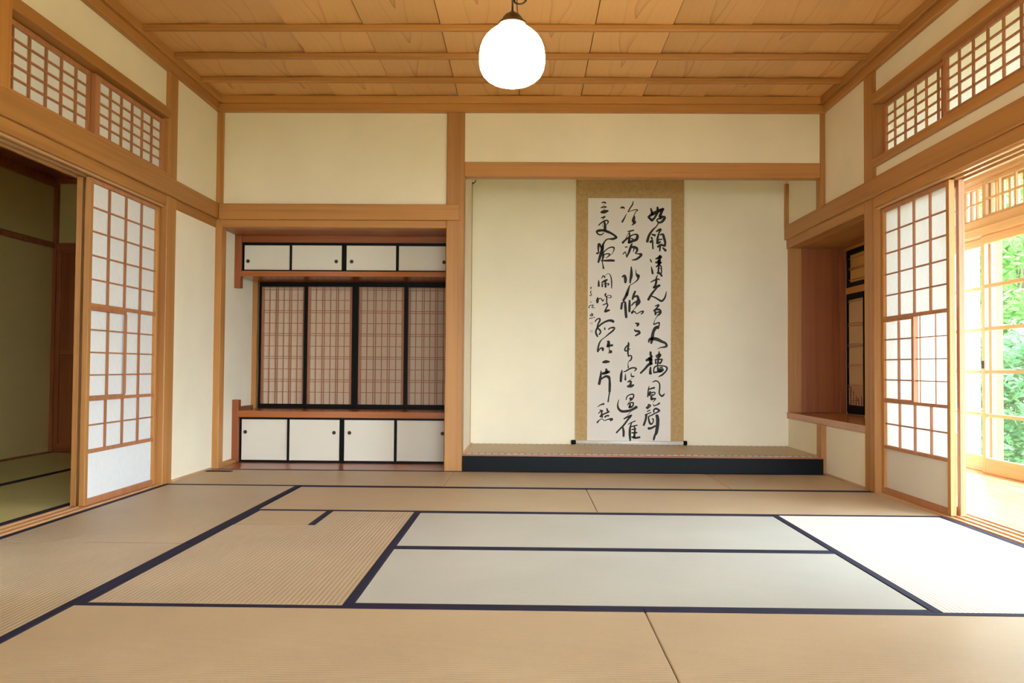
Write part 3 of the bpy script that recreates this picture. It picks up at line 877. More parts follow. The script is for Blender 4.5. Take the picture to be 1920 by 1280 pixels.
# ---- hanging scroll
# brushed writing: strokes parted by |, points as x,z,width in tenths of a millimetre from the sheet centre
INK = {
 'right': '1535,8494,121 1881,8740,208 2227,8917,208 2712,9146,173 2789,9129,139|1748,9194,104 1829,8880,146 1847,8670,156|1552,8477,139 1831,8216,173|1831,8199,156 2055,8427,139 2297,8847,139|2296,9319,111 2331,9057,191|2730,9129,173 2609,8848,173 2506,8534,208|2506,8499,139 2887,8483,173 2784,8221,173 2577,8045,139 2403,8044,121 2247,8201,87 2333,8323,97 2610,8388,139|2369,8009,87 2231,7729,69 1885,7379,121 1609,6958,156 1455,6434,173|1851,7030,104 2094,6961,156|1800,6785,121 1859,6646,121|1715,6401,173 1888,6507,121 1906,6193,104 1931,5844,104|2197,7276,76 2405,7399,146 2578,7452,139 2440,7172,104 2320,6753,139 2304,6300,173|2510,6998,76 2752,7034,146 2857,6721,166 2945,6373,146 2911,6076,146|2339,6300,139 2546,6405,104|2372,6579,97 2684,6643,76|2339,6003,139 2581,6162,146 2893,6076,132|2530,6022,121 2496,5656,97|2755,5919,97 2981,5693,166|1702,4951,69 1806,4743,104|1783,4360,35 1860,4047,121 1913,3769,139|2169,4989,87 2584,5165,208|2515,5234,173 2464,4886,173 2413,4537,156|2187,4693,139 2627,4695,87|2377,4781,208 2499,4782,208|2206,4327,87 2447,4538,111 2655,4706,62|2430,4468,111 2386,4050,111 2397,3772,132|2430,4468,76 2603,4399,83 2649,4052,83 2640,3808,83|2414,4189,49 2639,4208,49|2293,3823,97 2519,3772,139 2675,3565,121|2311,3632,49 2225,3388,97 2209,3075,146 2141,2796,132 2003,2587,139|1759,3037,62 2070,3213,97 2381,3302,87 2478,3243,69|1986,2587,121 2245,2658,173 2487,2781,156|2245,2554,97 1969,2239,132 1728,1890,152 1556,1576,152|1763,1890,76 2074,1788,97 2421,1582,118 2663,1479,139 2870,1654,118 2990,1933,97 3059,2281,35|2128,1052,62 2422,1141,118 2250,879,97 2008,670,83|2008,652,83 2250,775,132 2492,742,132 2579,569,152 2493,395,139 2355,290,97|2130,601,118 2165,358,139|2164,514,83 2458,568,104|2338,255,62 2149,-23,31 2046,-302,49 2029,-475,83 2253,-376,83 2460,-333,97 2454,-576,83 2358,-785,156|2358,-646,139 2151,-786,208 1979,-1099,191 1894,-1550,208 1809,-2036,139|1601,-1968,83 1670,-1725,152 1980,-1654,208 2326,-1721,222 2672,-1891,173 2983,-2028,152 3087,-2235,152 2949,-2340,118 2604,-2394,69 2328,-2517,28|1763,-2774,132 1763,-2999,146 1867,-3171,139|1402,-3469,139 1626,-3381,208 1834,-3379,208|1592,-3312,132 1867,-3154,121|1782,-3379,236 1766,-3725,201|1835,-3708,201 1559,-3865,166 1284,-4179,139 940,-4527,121|1767,-4037,97 1733,-4348,156 1751,-4555,201|2453,-2717,62 2454,-3028,118 2386,-3479,118 2335,-3894,97|2212,-3099,97 2454,-2959,97 2592,-2993,97 2489,-3167,104 2247,-3203,90|2127,-3411,83 2386,-3375,97 2731,-3372,83|2179,-3480,97 2197,-3722,118|2731,-3407,83 2594,-3650,111 2507,-3720,97|2352,-3652,76 2594,-3667,97|2044,-4501,97 2026,-4208,83 2146,-3982,97 2456,-3910,83 2870,-3925,83 3112,-4061,118 3044,-4338,104 2734,-4651,118 2562,-4739,97 2390,-4861,21|2078,-4466,97 2389,-4412,118 2664,-4375,139|2353,-4032,97 2457,-4273,236 2768,-4236,201|2526,-4065,76 2733,-4029,97|1891,-5297,24 2080,-5192,83 2287,-5173,83 2477,-5344,83 2530,-5620,97 2496,-5966,97 2497,-6207,97 2670,-6413,118 2808,-6360,118 2928,-6204,42|1650,-5593,35 1582,-5904,83 1532,-6491,83|1600,-5869,83 1841,-5798,104 2082,-5727,118|1738,-6041,97 1670,-6318,201|1738,-6179,97 2048,-6107,83 2152,-6193,69 1980,-6350,83 1859,-6282,69|1843,-6420,132 1860,-6627,132 2153,-6624,83|1826,-6585,97 1843,-6723,97 2188,-6617,83 1982,-6929,35|2000,-7102,49 2052,-7222,69 2327,-7133,83 2499,-7011,118|1415,-7400,97 1569,-7278,97 1603,-7139,97 1759,-7207,97 1639,-7363,83 1501,-7485,83|1485,-7709,62 1725,-7587,76|1330,-7986,83 1571,-7881,69 1795,-7793,69|1416,-7968,152 1383,-8313,139 1212,-8832,139|2053,-7756,97 2036,-7584,97 2225,-7462,132 2501,-7615,118 2329,-7754,97 2122,-7859,83 1847,-8017,83 1606,-8105,69|1606,-8139,83 1642,-8449,118 1763,-8724,132 1952,-8653,83 2003,-8343,83 1883,-8309,62|1609,-9104,173 1850,-9067,139 2160,-8892,118|2295,-8030,201 2365,-8340,222 2349,-8856,222 2265,-9408,201 2196,-9581,166|2162,-9581,118 2094,-9823,139 2043,-10030,118',
 'middle': '-758,9245,83 -637,9281,132 -481,9264,83 -473,9124,21|264,9792,55 213,9529,83 6,9214,83 -150,8916,76|-132,8916,38 111,9004,45 492,9111,62 631,9059,76 475,8901,49 355,8621,62 355,8446,173 287,8167,201 392,8062,201 357,7957,139 150,7782,35|-271,8793,24 -408,8478,76 -632,8075,121|-178,7256,55 47,7310,97 325,7381,87|-5,7257,49 -229,6907,38 -366,6592,49|-591,6329,152 -366,6557,118 -89,6768,118 187,6962,83 499,7033,97 638,6912,173 570,6632,191 293,6491,173 -88,6350,173|-22,7152,83 -20,6803,118 -71,6385,166|84,6699,62 258,6630,97|-381,5971,69 -208,5972,76|190,6253,83 87,6009,139 -33,5625,152 -222,5170,76|-552,5378,69 -380,5553,69 -310,5379,62 -239,5118,83|87,5939,139 330,5975,156 573,5872,173 608,5663,139 487,5453,83 713,5402,83 921,5368,173 921,5246,156 576,4966,139 195,4877,62|364,5906,97 296,5557,35|127,4319,69 146,3953,152 130,3536,187 62,3222,139 46,2961,97|-614,3479,97 -424,3567,156 -354,3324,201 -353,3011,156|502,4095,31 545,3747,83 684,3574,236 788,3574,139|754,3504,139 651,3226,97 375,2980,49 29,2770,49|12,2769,59 -108,2421,139 -245,1968,201|-211,2128,173 -279,1919,173 -520,1483,139|-623,1292,139 -690,805,139|-606,1309,62 -381,1363,118 -345,1015,173 -308,495,173 -272,113,166|-1,1504,118 1,1087,166 -15,583,139|464,2272,118 344,1958,152 241,1610,118|344,1784,83 621,1873,152 726,1648,173 726,1404,305 589,1126,173|174,1088,83 346,1298,97 588,1438,97|624,1091,83 383,777,38 210,533,118 193,429,97|211,463,97 418,586,83 591,396,59 833,537,69 1127,626,97 1075,469,97 937,364,45|490,-385,76 733,-435,152 647,-592,132|423,-888,49 493,-1027,132 769,-1059,152 839,-1197,139 701,-1302,132 494,-1425,97|-92,-1970,62 -74,-2160,118 -124,-2611,118 -105,-2992,97 -53,-3147,97|12,-2090,49 -194,-2265,83 -366,-2509,97 -348,-2682,97 -158,-2663,83 49,-2506,49|-70,-3147,83 85,-3060,76 189,-3197,97 121,-3440,97 -51,-3580,49 -102,-3753,38 -84,-4099,83|-497,-4448,49 -290,-4377,83 -14,-4202,97 262,-4096,97 503,-4112,97 573,-4198,97 418,-4372,49|-601,-4293,62 -669,-4692,166 -701,-5228,152|-324,-4620,49 -322,-5086,132|153,-4512,31 178,-4789,97 385,-4804,97|299,-4926,24 24,-5118,24|-148,-5275,62 58,-5204,132 145,-5307,132 60,-5515,132|-130,-5638,132 163,-5601,201 370,-5513,97|-847,-6732,35 -949,-7112,83 -896,-7457,139 -636,-7696,166 -222,-7693,166 191,-7586,156 604,-7341,187|-260,-6744,62 -175,-6484,76 49,-6327,76 307,-6291,97 377,-6445,97 223,-6723,90 16,-6897,31 -155,-7192,35|119,-6620,166 119,-6724,152|-121,-7140,55 86,-7000,83 327,-6998,97 328,-7171,97 190,-7344,118 18,-7346,166|86,-7104,97 52,-7345,166|157,-7724,35 -152,-8037,31|-427,-8332,83 -151,-8175,118 193,-8034,118|124,-8104,132 -150,-8451,118 -459,-8867,118 -768,-9180,104 -1043,-9475,104|-527,-9005,97 -457,-9349,152 -456,-9763,132|-80,-8795,49 126,-8655,62 505,-8497,76|230,-8620,62 93,-9000,118 60,-9517,166 97,-10102,118|196,-8965,83 678,-8840,76|232,-9205,83 576,-9151,76|233,-9481,97 646,-9460,97|437,-8894,83 473,-9341,118 423,-9858,152|234,-9825,97 544,-9891,132 888,-9837,118',
 'left': '-2341,9657,62 -2185,9711,97 -2011,9659,90|-2080,9589,24 -2253,9413,21|-2409,9255,69 -2183,9326,97 -1975,9309,90|-2079,9239,31 -2217,9098,31|-2390,8870,139 -2112,8924,236 -1800,8995,83|-2388,8398,62 -2214,8451,97 -2075,8505,83 -2283,8259,31|-2593,7785,76 -2386,7979,83 -2109,8155,97 -1865,8173,97 -1813,8016,83 -1968,7806,35|-2143,8085,118 -2072,7841,152 -2071,7456,187 -2105,7316,139|-2264,7944,31 -2263,7700,28 -2072,7701,49|-2173,7141,62 -2381,6983,83 -2624,7034,97 -2764,7243,118 -2556,7332,173 -2209,7351,152 -1861,7248,173 -1548,7110,139 -1235,6902,139 -1130,6763,173|-1096,6746,118 -1407,6639,152 -1720,6638,83 -1928,6584,83 -2135,6339,97 -2255,5989,118|-2221,6213,118 -2289,5759,201 -2408,5340,201 -2613,4676,118|-2738,5425,132 -2582,5478,83 -2618,5652,97 -2603,6106,152 -2516,6194,139 -2394,5967,118 -2306,5689,139|-2270,5480,139 -2199,5236,152 -2284,4817,83 -2248,4539,69 -2177,4173,118|-2201,5480,83 -1924,5761,69 -1613,5937,83 -1335,5921,104 -1317,5729,69 -1437,5449,38 -1575,5309,35|-2165,5306,69 -1923,5395,76 -1680,5361,97 -1714,5239,90 -1990,5028,35|-2388,4817,62 -2024,4819,118 -1608,4839,156 -1296,4823,132|-2572,3196,35 -2571,2969,118 -2569,2691,139|-2312,3354,69 -2209,3563,62 -2087,3460,97 -2070,3373,62|-2053,3530,24 -1880,3705,31 -1707,3723,38 -1567,3498,69 -1496,3046,83 -1494,2524,59|-2310,2971,83 -2120,3111,132 -1878,3217,118|-2293,2902,62 -2274,2658,118|-2016,3112,118 -1997,2625,132|-2258,2832,38 -1946,2904,49 -1738,2888,83 -1807,2765,83|-2651,1730,76 -2667,1487,187 -2684,1313,132|-2633,1591,97 -2391,1663,59 -2234,1455,90 -2114,1630,24|-1977,2048,118 -2046,1908,83 -1906,1770,97 -1905,1422,83 -1869,1214,83|-1941,1804,62 -1734,1927,45 -1543,1877,59 -1560,1737,62 -1802,1736,31|-2215,1108,62 -1904,1231,83 -1817,1110,97 -1937,831,90 -2040,587,118|-2040,570,139 -1832,641,156 -1659,694,97|-2850,-265,83 -2695,-73,76 -2487,-20,97 -2469,-193,118 -2623,-507,97 -2708,-854,83|-1344,-272,173 -1482,-187,173 -1759,-188,139 -2105,-330,118 -2416,-540,118 -2657,-785,118 -2794,-1098,118 -2723,-1375,132 -2636,-1513,97|-2622,-819,97 -2448,-991,118 -2395,-1165,97 -2516,-1339,97|-2051,-780,76 -2050,-919,104|-1739,-917,83 -1618,-812,83 -1342,-758,118 -1237,-827,97 -1409,-1054,118 -1720,-1299,97 -1996,-1543,62 -2271,-1753,62 -2478,-2032,97 -2597,-2484,118 -2613,-2761,132|-2544,-2656,83 -2372,-2482,90 -2216,-2515,166 -2215,-2654,139|-1821,-1923,97 -1717,-1957,166 -1750,-2200,187 -1819,-2339,152|-1785,-2270,166 -1404,-2232,132|-1663,-2373,62 -1662,-2650,62 -1575,-2753,236 -1506,-2787,173|-1610,-2788,97 -1782,-2928,17|-2194,-3658,118 -1952,-3605,201 -1675,-3602,111|-2346,-4352,55 -2362,-4698,132 -2429,-5113,173 -2496,-5460,173|-2258,-4593,132 -2051,-4557,187 -1672,-4433,152|-1914,-4210,118 -1879,-4486,236|-2360,-5078,97 -2153,-4921,118 -1912,-4815,152 -1704,-4900,201 -1634,-5107,139 -1615,-5522,166 -1630,-6075,152|-1630,-6144,97 -1697,-6524,83 -1747,-6922,97|-2625,-7368,35 -2385,-7193,76 -2109,-7104,132|-2452,-7608,49 -2279,-7675,97 -2295,-7986,97 -2380,-8159,132|-2537,-7902,62 -2382,-7745,76 -2175,-7675,83|-2242,-8158,83 -2174,-7985,97 -1864,-7844,97 -1657,-7739,97|-1848,-7499,97 -1761,-7740,118|-2000,-8191,118 -1863,-8086,97 -1707,-8085,118|-2243,-7951,83 -2224,-8227,97|-2637,-8644,118 -2448,-8436,62 -2241,-8348,49 -2033,-8484,59 -1758,-8378,69 -1413,-8358,152 -1550,-8497,76',
 'signature': '-3210,2597,76 -3227,2457,62|-3191,2318,31 -3243,2179,62 -3190,2005,49|-3328,1917,45 -3224,1883,52 -3121,2006,31|-3274,1414,28 -3239,1344,28|-3221,1275,21 -3152,1380,31|-3392,857,62 -3324,1031,49 -3116,1102,49 -3012,1068,62 -3132,893,45 -2907,877,45|-3285,232,52 -3112,198,59 -3043,338,59 -3182,354,45 -3268,232,52|-3148,441,38 -3129,233,31|-3336,-29,52 -3042,42,45|-2955,78,62 -2903,102,59',
}

scroll = thing('hanging_scroll', 'tall calligraphy scroll in gold brocade hanging in the alcove', 'scroll', (0.92, 0.915, 0.15))
YS = 0.9185
def sheet(name, x0, x1, z0, z1, y, mat, wave):
    bm = bmesh.new()
    n = 40
    rows = []
    for k in range(n + 1):
        z = z0 + (z1 - z0) * k / n
        dy = wave * math.sin(k * 0.9) + wave * 0.6 * math.sin(k * 2.3 + 1)
        rows.append([bm.verts.new((x, y + dy + o, z)) for o in (0.0, 0.0012) for x in (x0, x1)])
    for a, b in zip(rows, rows[1:]):
        bm.faces.new((a[0], a[1], b[1], b[0]))
        bm.faces.new((a[2], b[2], b[3], a[3]))
        bm.faces.new((a[0], b[0], b[2], a[2]))
        bm.faces.new((a[1], a[3], b[3], b[1]))
    return finish(bm, name, mat, scroll)
sheet('brocade_mount', 0.474, 1.372, 0.146, 2.36, YS, GOLD, 0.0)
sheet('paper_sheet', 0.572, 1.264, 0.152, 2.176, YS - 0.0016, XUAN, 0.0)

def brush(name, data, mat, cx, cz, y):
    """Brush strokes: ribbons of changing width laid on the paper, from points in tenths of a millimetre."""
    bm = bmesh.new()
    for st in data.split('|'):
        pts = [tuple(int(q) * 1e-4 for q in p.split(',')) for p in st.split()]
        sm = []
        n = len(pts)
        for i in range(n - 1):
            p0, p1, p2, p3 = pts[max(i - 1, 0)], pts[i], pts[i + 1], pts[min(i + 2, n - 1)]
            for s in range(6):
                q = s / 6.0
                sm.append(tuple(0.5 * (2 * b + (c - a) * q + (2 * a - 5 * b + 4 * c - d) * q * q + (3 * b - a - 3 * c + d) * q ** 3)
                                for a, b, c, d in zip(p0, p1, p2, p3)))
        sm.append(pts[-1])
        prevp = None
        L = []
        for i, (x, z, w) in enumerate(sm):
            a = sm[max(i - 1, 0)]; b = sm[min(i + 1, len(sm) - 1)]
            tx, tz = b[0] - a[0], b[1] - a[1]
            l = math.hypot(tx, tz) or 1
            tx, tz = tx / l, tz / l
            L.append((x, z, max(w, 0.002) / 2 * 1.3, tx, tz))
        # round ends
        def end(e, s):
            x, z, r, tx, tz = e
            return [(x + s * tx * r * math.sin(f) * 0.75, z + s * tz * r * math.sin(f) * 0.75, r * math.cos(f), tx, tz) for f in (1.35, 0.95, 0.5)]
        seq = end(L[0], -1) + L + end(L[-1], 1)[::-1]
        for x, z, r, tx, tz in seq:
            cur = (bm.verts.new((cx + x - tz * r, y, cz + z + tx * r)), bm.verts.new((cx + x + tz * r, y, cz + z - tx * r)))
            if prevp:
                bm.faces.new((prevp[0], prevp[1], cur[1], cur[0]))
            prevp = cur
    return finish(bm, name, mat, scroll)
for k, (nm, txt) in enumerate((('right', 'right hand column of brushed characters'), ('middle', 'middle column of brushed characters'), ('left', 'left hand column of brushed characters'))):
    o = brush('brush_writing', INK[nm], BRUSH_INK, 0.92, 1.17, YS - 0.0022)
    o['label'] = txt
    o['kind'] = 'stuff'
brush('signature', INK['signature'], BRUSH_INK, 0.92, 1.17, YS - 0.0022)
boxes('seal_print', [(0.592, 0.616, YS - 0.0021, YS - 0.0017, 1.118, 1.139)], SEALINK, scroll)
boxes('seal_print', [(0.593, 0.616, YS - 0.0021, YS - 0.0017, 1.052, 1.073)], SEALINK, scroll)
bm = bmesh.new()
tube(bm, [(0.478, YS - 0.006, 0.142), (1.368, YS - 0.006, 0.142)], 0.0145, 18)
finish(bm, 'roller', IVORY, scroll, True)
for x0, x1 in ((0.440, 0.479), (1.367, 1.398)):
    bm = bmesh.new()
    tube(bm, [(x0, YS - 0.006, 0.142), (x0 + 0.004, YS - 0.006, 0.142), (x1 - 0.003, YS - 0.006, 0.142), (x1, YS - 0.006, 0.142)], [0.0165, 0.018, 0.018, 0.0165], 18)
    finish(bm, 'roller_knob', LACQUER, scroll, True)
boxes('top_rod', [(0.474, 1.372, YS - 0.006, YS + 0.006, 2.356, 2.372)], GOLD, scroll, 0.002)
bm = bmesh.new()
tube(bm, [(0.70, YS, 2.372), (0.923, 0.925, 2.50), (1.146, YS, 2.372)], 0.003, 8)
finish(bm, 'hanging_cord', BLACKCORD, scroll)

# ================================================================== STUDY BAY
trim([(2.226, 2.76, -0.764, 0.93, 0.352, 0.402)], SY, 'polished cedar ledge of the study bay', 'ledge', 0.003)
trim([(2.234, 2.336, 0.882, 0.93, 0.402, 1.765)], WZ, 'cedar jamb at the far end of the study bay', 'post', 0.003)
trim([(2.30, 2.66, 0.892, 0.92, 0.402, 1.765)], RZ, 'red board closing the far end of the study bay', 'panel')
trim([(2.648, 2.70, 0.872, 0.93, 0.402, 1.765)], RZ, 'thin red stud at the far end of the bay window', 'post', 0.002)
trim([(2.30, 2.78, -0.76, 0.93, 1.758, 1.79)], WY, 'board ceiling of the study bay', 'soffit', 0.002)
trim([(2.30, 2.76, -0.80, -0.764, 0.0, 1.79)], WHITEWALL, 'white plastered near end of the study bay', 'panel')
trim([(2.76, 2.80, -0.80, 0.95, -0.03, 0.36)], WY, 'outer skirt under the study bay', 'panel')
trim([(2.692, 2.735, -0.764, 0.88, 1.375, 1.428)], WY, 'cedar rail between upper and lower bay windows', 'rail', 0.002)
trim([(2.69, 2.74, -0.764, 0.93, 1.735, 1.762)], WY, 'cedar head rail of the bay windows', 'rail', 0.002)
def bay_screen(label, y0, y1, z0, z1, x, rows, paper_m, tf, bf, comb=False, sf=0.022):
    t = thing('bay_window_screen', label, 'lattice screen', (x, (y0 + y1) / 2, z0), 'screens of the study bay')
    boxes('frame_stile', [(x, x + 0.022, y0, y0 + sf, z0, z1)], LACQUER, t, 0.001)
    boxes('frame_stile', [(x, x + 0.022, y1 - sf, y1, z0, z1)], LACQUER, t, 0.001)
    boxes('top_rail', [(x + 0.001, x + 0.021, y0 + sf, y1 - sf, z1 - tf, z1)], LACQUER, t, 0.001)
    boxes('bottom_rail', [(x + 0.001, x + 0.021, y0 + sf, y1 - sf, z0, z0 + bf)], LACQUER, t, 0.001)
    piece('tan_paper', (x + 0.017, x + 0.017, y0 + sf, y1 - sf, z0 + bf, z1 - tf), paper_m, t)
    for z in rows:
        piece('lattice_bar', (x + 0.006, x + 0.013, y0 + sf, y1 - sf, z - 0.0028, z + 0.0028), LATR, t)
    if comb:      # white squares over the paper paint light through low stepped openwork
        hs = [8, 6, 4, 2, 3, 4]
        w = (y1 - y0 - 2 * sf) / len(hs)
        for k, n in enumerate(hs[::-1]):
            ya = y0 + sf + k * w
            if k:
                top = 0.0185 * max(n, hs[::-1][k - 1])
                piece('comb_bar', (x + 0.005, x + 0.012, ya - 0.006, ya + 0.006, z0 + bf, z0 + bf + top), LATR, t)
            for q in range(n):
                za = z0 + bf + q * 0.0185
                piece('paper_pane', (x + 0.014, x + 0.014, ya + 0.006, ya + w - 0.006, za + 0.002, za + 0.0165), PAPER, t)
        for k in range(8):
            z = z0 + bf + 0.0185 * (k + 1)
            piece('lattice_bar', (x + 0.006, x + 0.013, y0 + sf, y1 - sf, z - 0.0026, z + 0.0026), LATR, t)
    return t
bay_screen('small amber lattice window with heavy black frame high in the bay, far one', 0.05, 0.872, 1.430, 1.733, 2.698, [1.665, 1.585, 1.572, 1.49], AMBERPAPER, 0.040, 0.038, sf=0.045)
bay_screen('small amber lattice window with heavy black frame high in the bay, near one', -0.76, 0.06, 1.430, 1.733, 2.722, [1.665, 1.585, 1.572, 1.49], AMBERPAPER, 0.040, 0.038, sf=0.045)
lr = [1.312]
for z in (1.125, 0.958, 0.792, 0.625):
    lr += [z + 0.009, z - 0.009]
bay_screen('tall tan lattice screen with low comb pattern, at the far end of the bay', 0.505, 0.872, 0.403, 1.374, 2.698, lr[:-1], BAYPAPER, 0.045, 0.070, True, sf=0.012)
bay_screen('tall tan lattice screen with low comb pattern, second in the bay', 0.12, 0.525, 0.403, 1.374, 2.722, lr[:-1], BAYPAPER, 0.045, 0.070, True, sf=0.012)
bay_screen('tall tan lattice screen hidden behind the right post, third in the bay', -0.30, 0.118, 0.403, 1.374, 2.722, lr[:-1], BAYPAPER, 0.045, 0.070, True, sf=0.012)
bay_screen('tall tan lattice screen hidden behind the right post, nearest in the bay', -0.72, -0.30, 0.403, 1.374, 2.698, lr[:-1], BAYPAPER, 0.045, 0.070, True, sf=0.012)

# ================================================================== PENDANT LAMP
LX, LY = -0.0056, -2.73
lamp = thing('pendant_lamp', 'glowing white globe pendant lamp hanging from the ceiling', 'lamp', (LX, LY, 2.73))
kk = 0.00039029
prof = [(0.0, 2.0455)]
gp = [(100, 260), (146, 290), (190, 318), (236, 354), (286, 404), (322, 460), (346, 530), (358, 610), (358, 690), (345, 760), (315, 825), (270, 870), (215, 905), (140, 931), (70, 942), (0, 945)]
prof = [(r * kk, 2.2155 - (y - 258) * kk) for r, y in gp]
bm = bmesh.new()
lathe(bm, prof, LX, LY, 56)
o = finish(bm, 'globe', GLOBE, lamp, True)
o['label'] = 'glowing opal glass globe'
bm = bmesh.new()
cp = [(0, 118), (18, 122), (30, 134), (75, 160), (105, 195), (122, 228), (132, 238), (152, 248), (153, 268), (140, 274), (120, 268), (0, 268)]
lathe(bm, [(r * kk, 2.2155 - (y - 258) * kk) for r, y in cp], LX, LY, 40)
finish(bm, 'metal_collar', BRONZE, lamp, True)
bm = bmesh.new()
tube(bm, [(LX, LY, 2.268), (LX, LY, 2.5), (LX, LY, 2.70)], 0.0042, 10)
finish(bm, 'cord', BLACKCORD, lamp, True)
bm = bmesh.new()
pts = []
for k in range(25):                # slack loop of the cord beside the stem
    f = k / 24
    a = math.pi * (1.15 + 1.25 * f)
    pts.append((LX + 0.030 + 0.030 * math.cos(a), LY + 0.004, 2.328 + 0.027 * math.sin(a)))
pts = [(LX + 0.004, LY + 0.003, 2.40), (LX + 0.003, LY + 0.004, 2.35)] + pts[2:] + [(LX + 0.052, LY + 0.003, 2.40), (LX + 0.02, LY, 2.52), (LX + 0.006, LY, 2.62)]
tube(bm, pts, 0.004, 8)
finish(bm, 'slack_cord', BLACKCORD, lamp, True)
bm = bmesh.new()
lathe(bm, [(0, 2.736), (0.05, 2.736), (0.05, 2.725), (0.03, 2.708), (0.008, 2.70), (0, 2.70)], LX, LY, 28)
finish(bm, 'ceiling_rose', BRONZE, lamp, True)

# ================================================================== VERANDA (right)
tag(boxes('wall_veranda', [(2.28, 3.9, 1.35, 1.43, -0.05, 2.7), (2.35, 2.40, -0.78, 1.36, 1.80, 2.6)], PLASTER), 'cream plaster walls at the far end of the veranda', 'wall', None, 'structure')
tag(boxes('ceiling_veranda', [(2.32, 3.75, YR, 1.4, 2.50, 2.54)], LITY), 'board ceiling of the veranda', 'ceiling', None, 'structure')
XO = 3.60
trim([(XO - 0.06, XO + 0.10, YR, 1.35, -0.10, -0.026)], SILL, 'outer threshold of the veranda', 'threshold', 0.003)
trim([(XO - 0.05, XO + 0.10, YR, 1.35, 1.800, 1.862)], LITY, 'head rail over the glass doors of the veranda', 'beam', 0.003)
trim([(XO - 0.035, XO + 0.09, YR, 1.35, 1.862, 1.930)], LITY, 'band board, coloured as daylit, between veranda doors and transoms', 'beam', 0.003)
trim([(XO - 0.05, XO + 0.10, YR, 1.35, 2.236, 2.300)], LITY, 'head rail over the veranda transoms', 'beam', 0.003)
trim([(XO - 0.03, XO + 0.09, YR, 1.35, 2.300, 2.50)], LITY, 'top board of the outer veranda wall', 'beam')
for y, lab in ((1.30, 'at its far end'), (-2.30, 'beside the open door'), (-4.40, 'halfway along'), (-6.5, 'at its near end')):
    trim([(XO - 0.02, XO + 0.09, y, y + 0.10, -0.03, 2.3)], LITZ, 'outer cedar post of the veranda %s' % lab, 'post')

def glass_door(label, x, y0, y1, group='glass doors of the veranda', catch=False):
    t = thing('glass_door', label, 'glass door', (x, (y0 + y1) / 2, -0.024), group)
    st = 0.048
    boxes('stile', [(x, x + 0.032, y0, y0 + st, -0.024, 1.798)], LITZ, t, 0.002)
    boxes('stile', [(x, x + 0.032, y1 - st, y1, -0.024, 1.798)], LITZ, t, 0.002)
    boxes('top_rail', [(x + 0.001, x + 0.031, y0 + st, y1 - st, 1.735, 1.798)], LITY, t, 0.002)
    boxes('kick_board', [(x + 0.001, x + 0.031, y0 + st, y1 - st, -0.024, 0.092)], LITY, t, 0.002)
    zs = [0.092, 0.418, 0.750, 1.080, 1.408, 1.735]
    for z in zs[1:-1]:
        piece('glazing_bar', (x + 0.003, x + 0.029, y0 + st, y1 - st, z - 0.013, z + 0.013), LITY, t)
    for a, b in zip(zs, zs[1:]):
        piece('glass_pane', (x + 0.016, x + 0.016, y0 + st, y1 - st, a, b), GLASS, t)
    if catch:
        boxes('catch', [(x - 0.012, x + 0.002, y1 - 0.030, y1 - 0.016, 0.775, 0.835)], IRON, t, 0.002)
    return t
glass_door('glass sliding door at the far end of the veranda, on the outer track', XO + 0.036, 0.40, 1.30)
glass_door('glass sliding door with dark catch, in front of the far end door', XO - 0.012, -0.44, 0.455, catch=True)
ys = -0.40
for k in range(3):
    glass_door('glass sliding door of the veranda out of the picture, %s' % ('next to the catch door', 'middle', 'before the gap')[k], XO + (0.036 if k % 2 == 0 else -0.012), ys - 0.62, ys + 0.02)
    ys -= 0.60
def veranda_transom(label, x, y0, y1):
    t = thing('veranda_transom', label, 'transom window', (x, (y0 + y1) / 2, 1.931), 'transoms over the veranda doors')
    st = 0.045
    boxes('stile', [(x, x + 0.028, y0, y0 + st, 1.931, 2.235)], LITZ, t, 0.002)
    boxes('stile', [(x, x + 0.028, y1 - st, y1, 1.931, 2.235)], LITZ, t, 0.002)
    boxes('top_rail', [(x + 0.001, x + 0.027, y0 + st, y1 - st, 2.205, 2.235)], LITY, t, 0.001)
    boxes('bottom_rail', [(x + 0.001, x + 0.027, y0 + st, y1 - st, 1.931, 1.960)], LITY, t, 0.001)
    piece('glazing_bar', (x + 0.003, x + 0.024, y0 + st, y1 - st, 2.077, 2.090), LITY, t)
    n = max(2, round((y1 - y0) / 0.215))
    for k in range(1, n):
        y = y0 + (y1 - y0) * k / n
        piece('glazing_bar', (x + 0.004, x + 0.022, y - 0.012, y + 0.012, 1.960, 2.205), LITZ, t)
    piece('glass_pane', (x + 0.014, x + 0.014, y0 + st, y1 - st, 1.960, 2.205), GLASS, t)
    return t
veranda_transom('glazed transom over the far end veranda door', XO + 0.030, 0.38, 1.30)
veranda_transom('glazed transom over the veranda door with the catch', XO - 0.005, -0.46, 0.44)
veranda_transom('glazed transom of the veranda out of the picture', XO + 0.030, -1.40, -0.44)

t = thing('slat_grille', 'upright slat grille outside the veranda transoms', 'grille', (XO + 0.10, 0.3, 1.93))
boxes('grille_rail', [(XO + 0.092, XO + 0.112, -1.4, 1.34, 1.925, 1.955)], LITY, t, 0.002)
boxes('grille_rail', [(XO + 0.092, XO + 0.112, -1.4, 1.34, 2.215, 2.245)], LITY, t, 0.002)
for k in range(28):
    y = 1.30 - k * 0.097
    piece('slat', (XO + 0.094, XO + 0.110, y - 0.017, y + 0.017, 1.955, 2.215), LITZ, t)

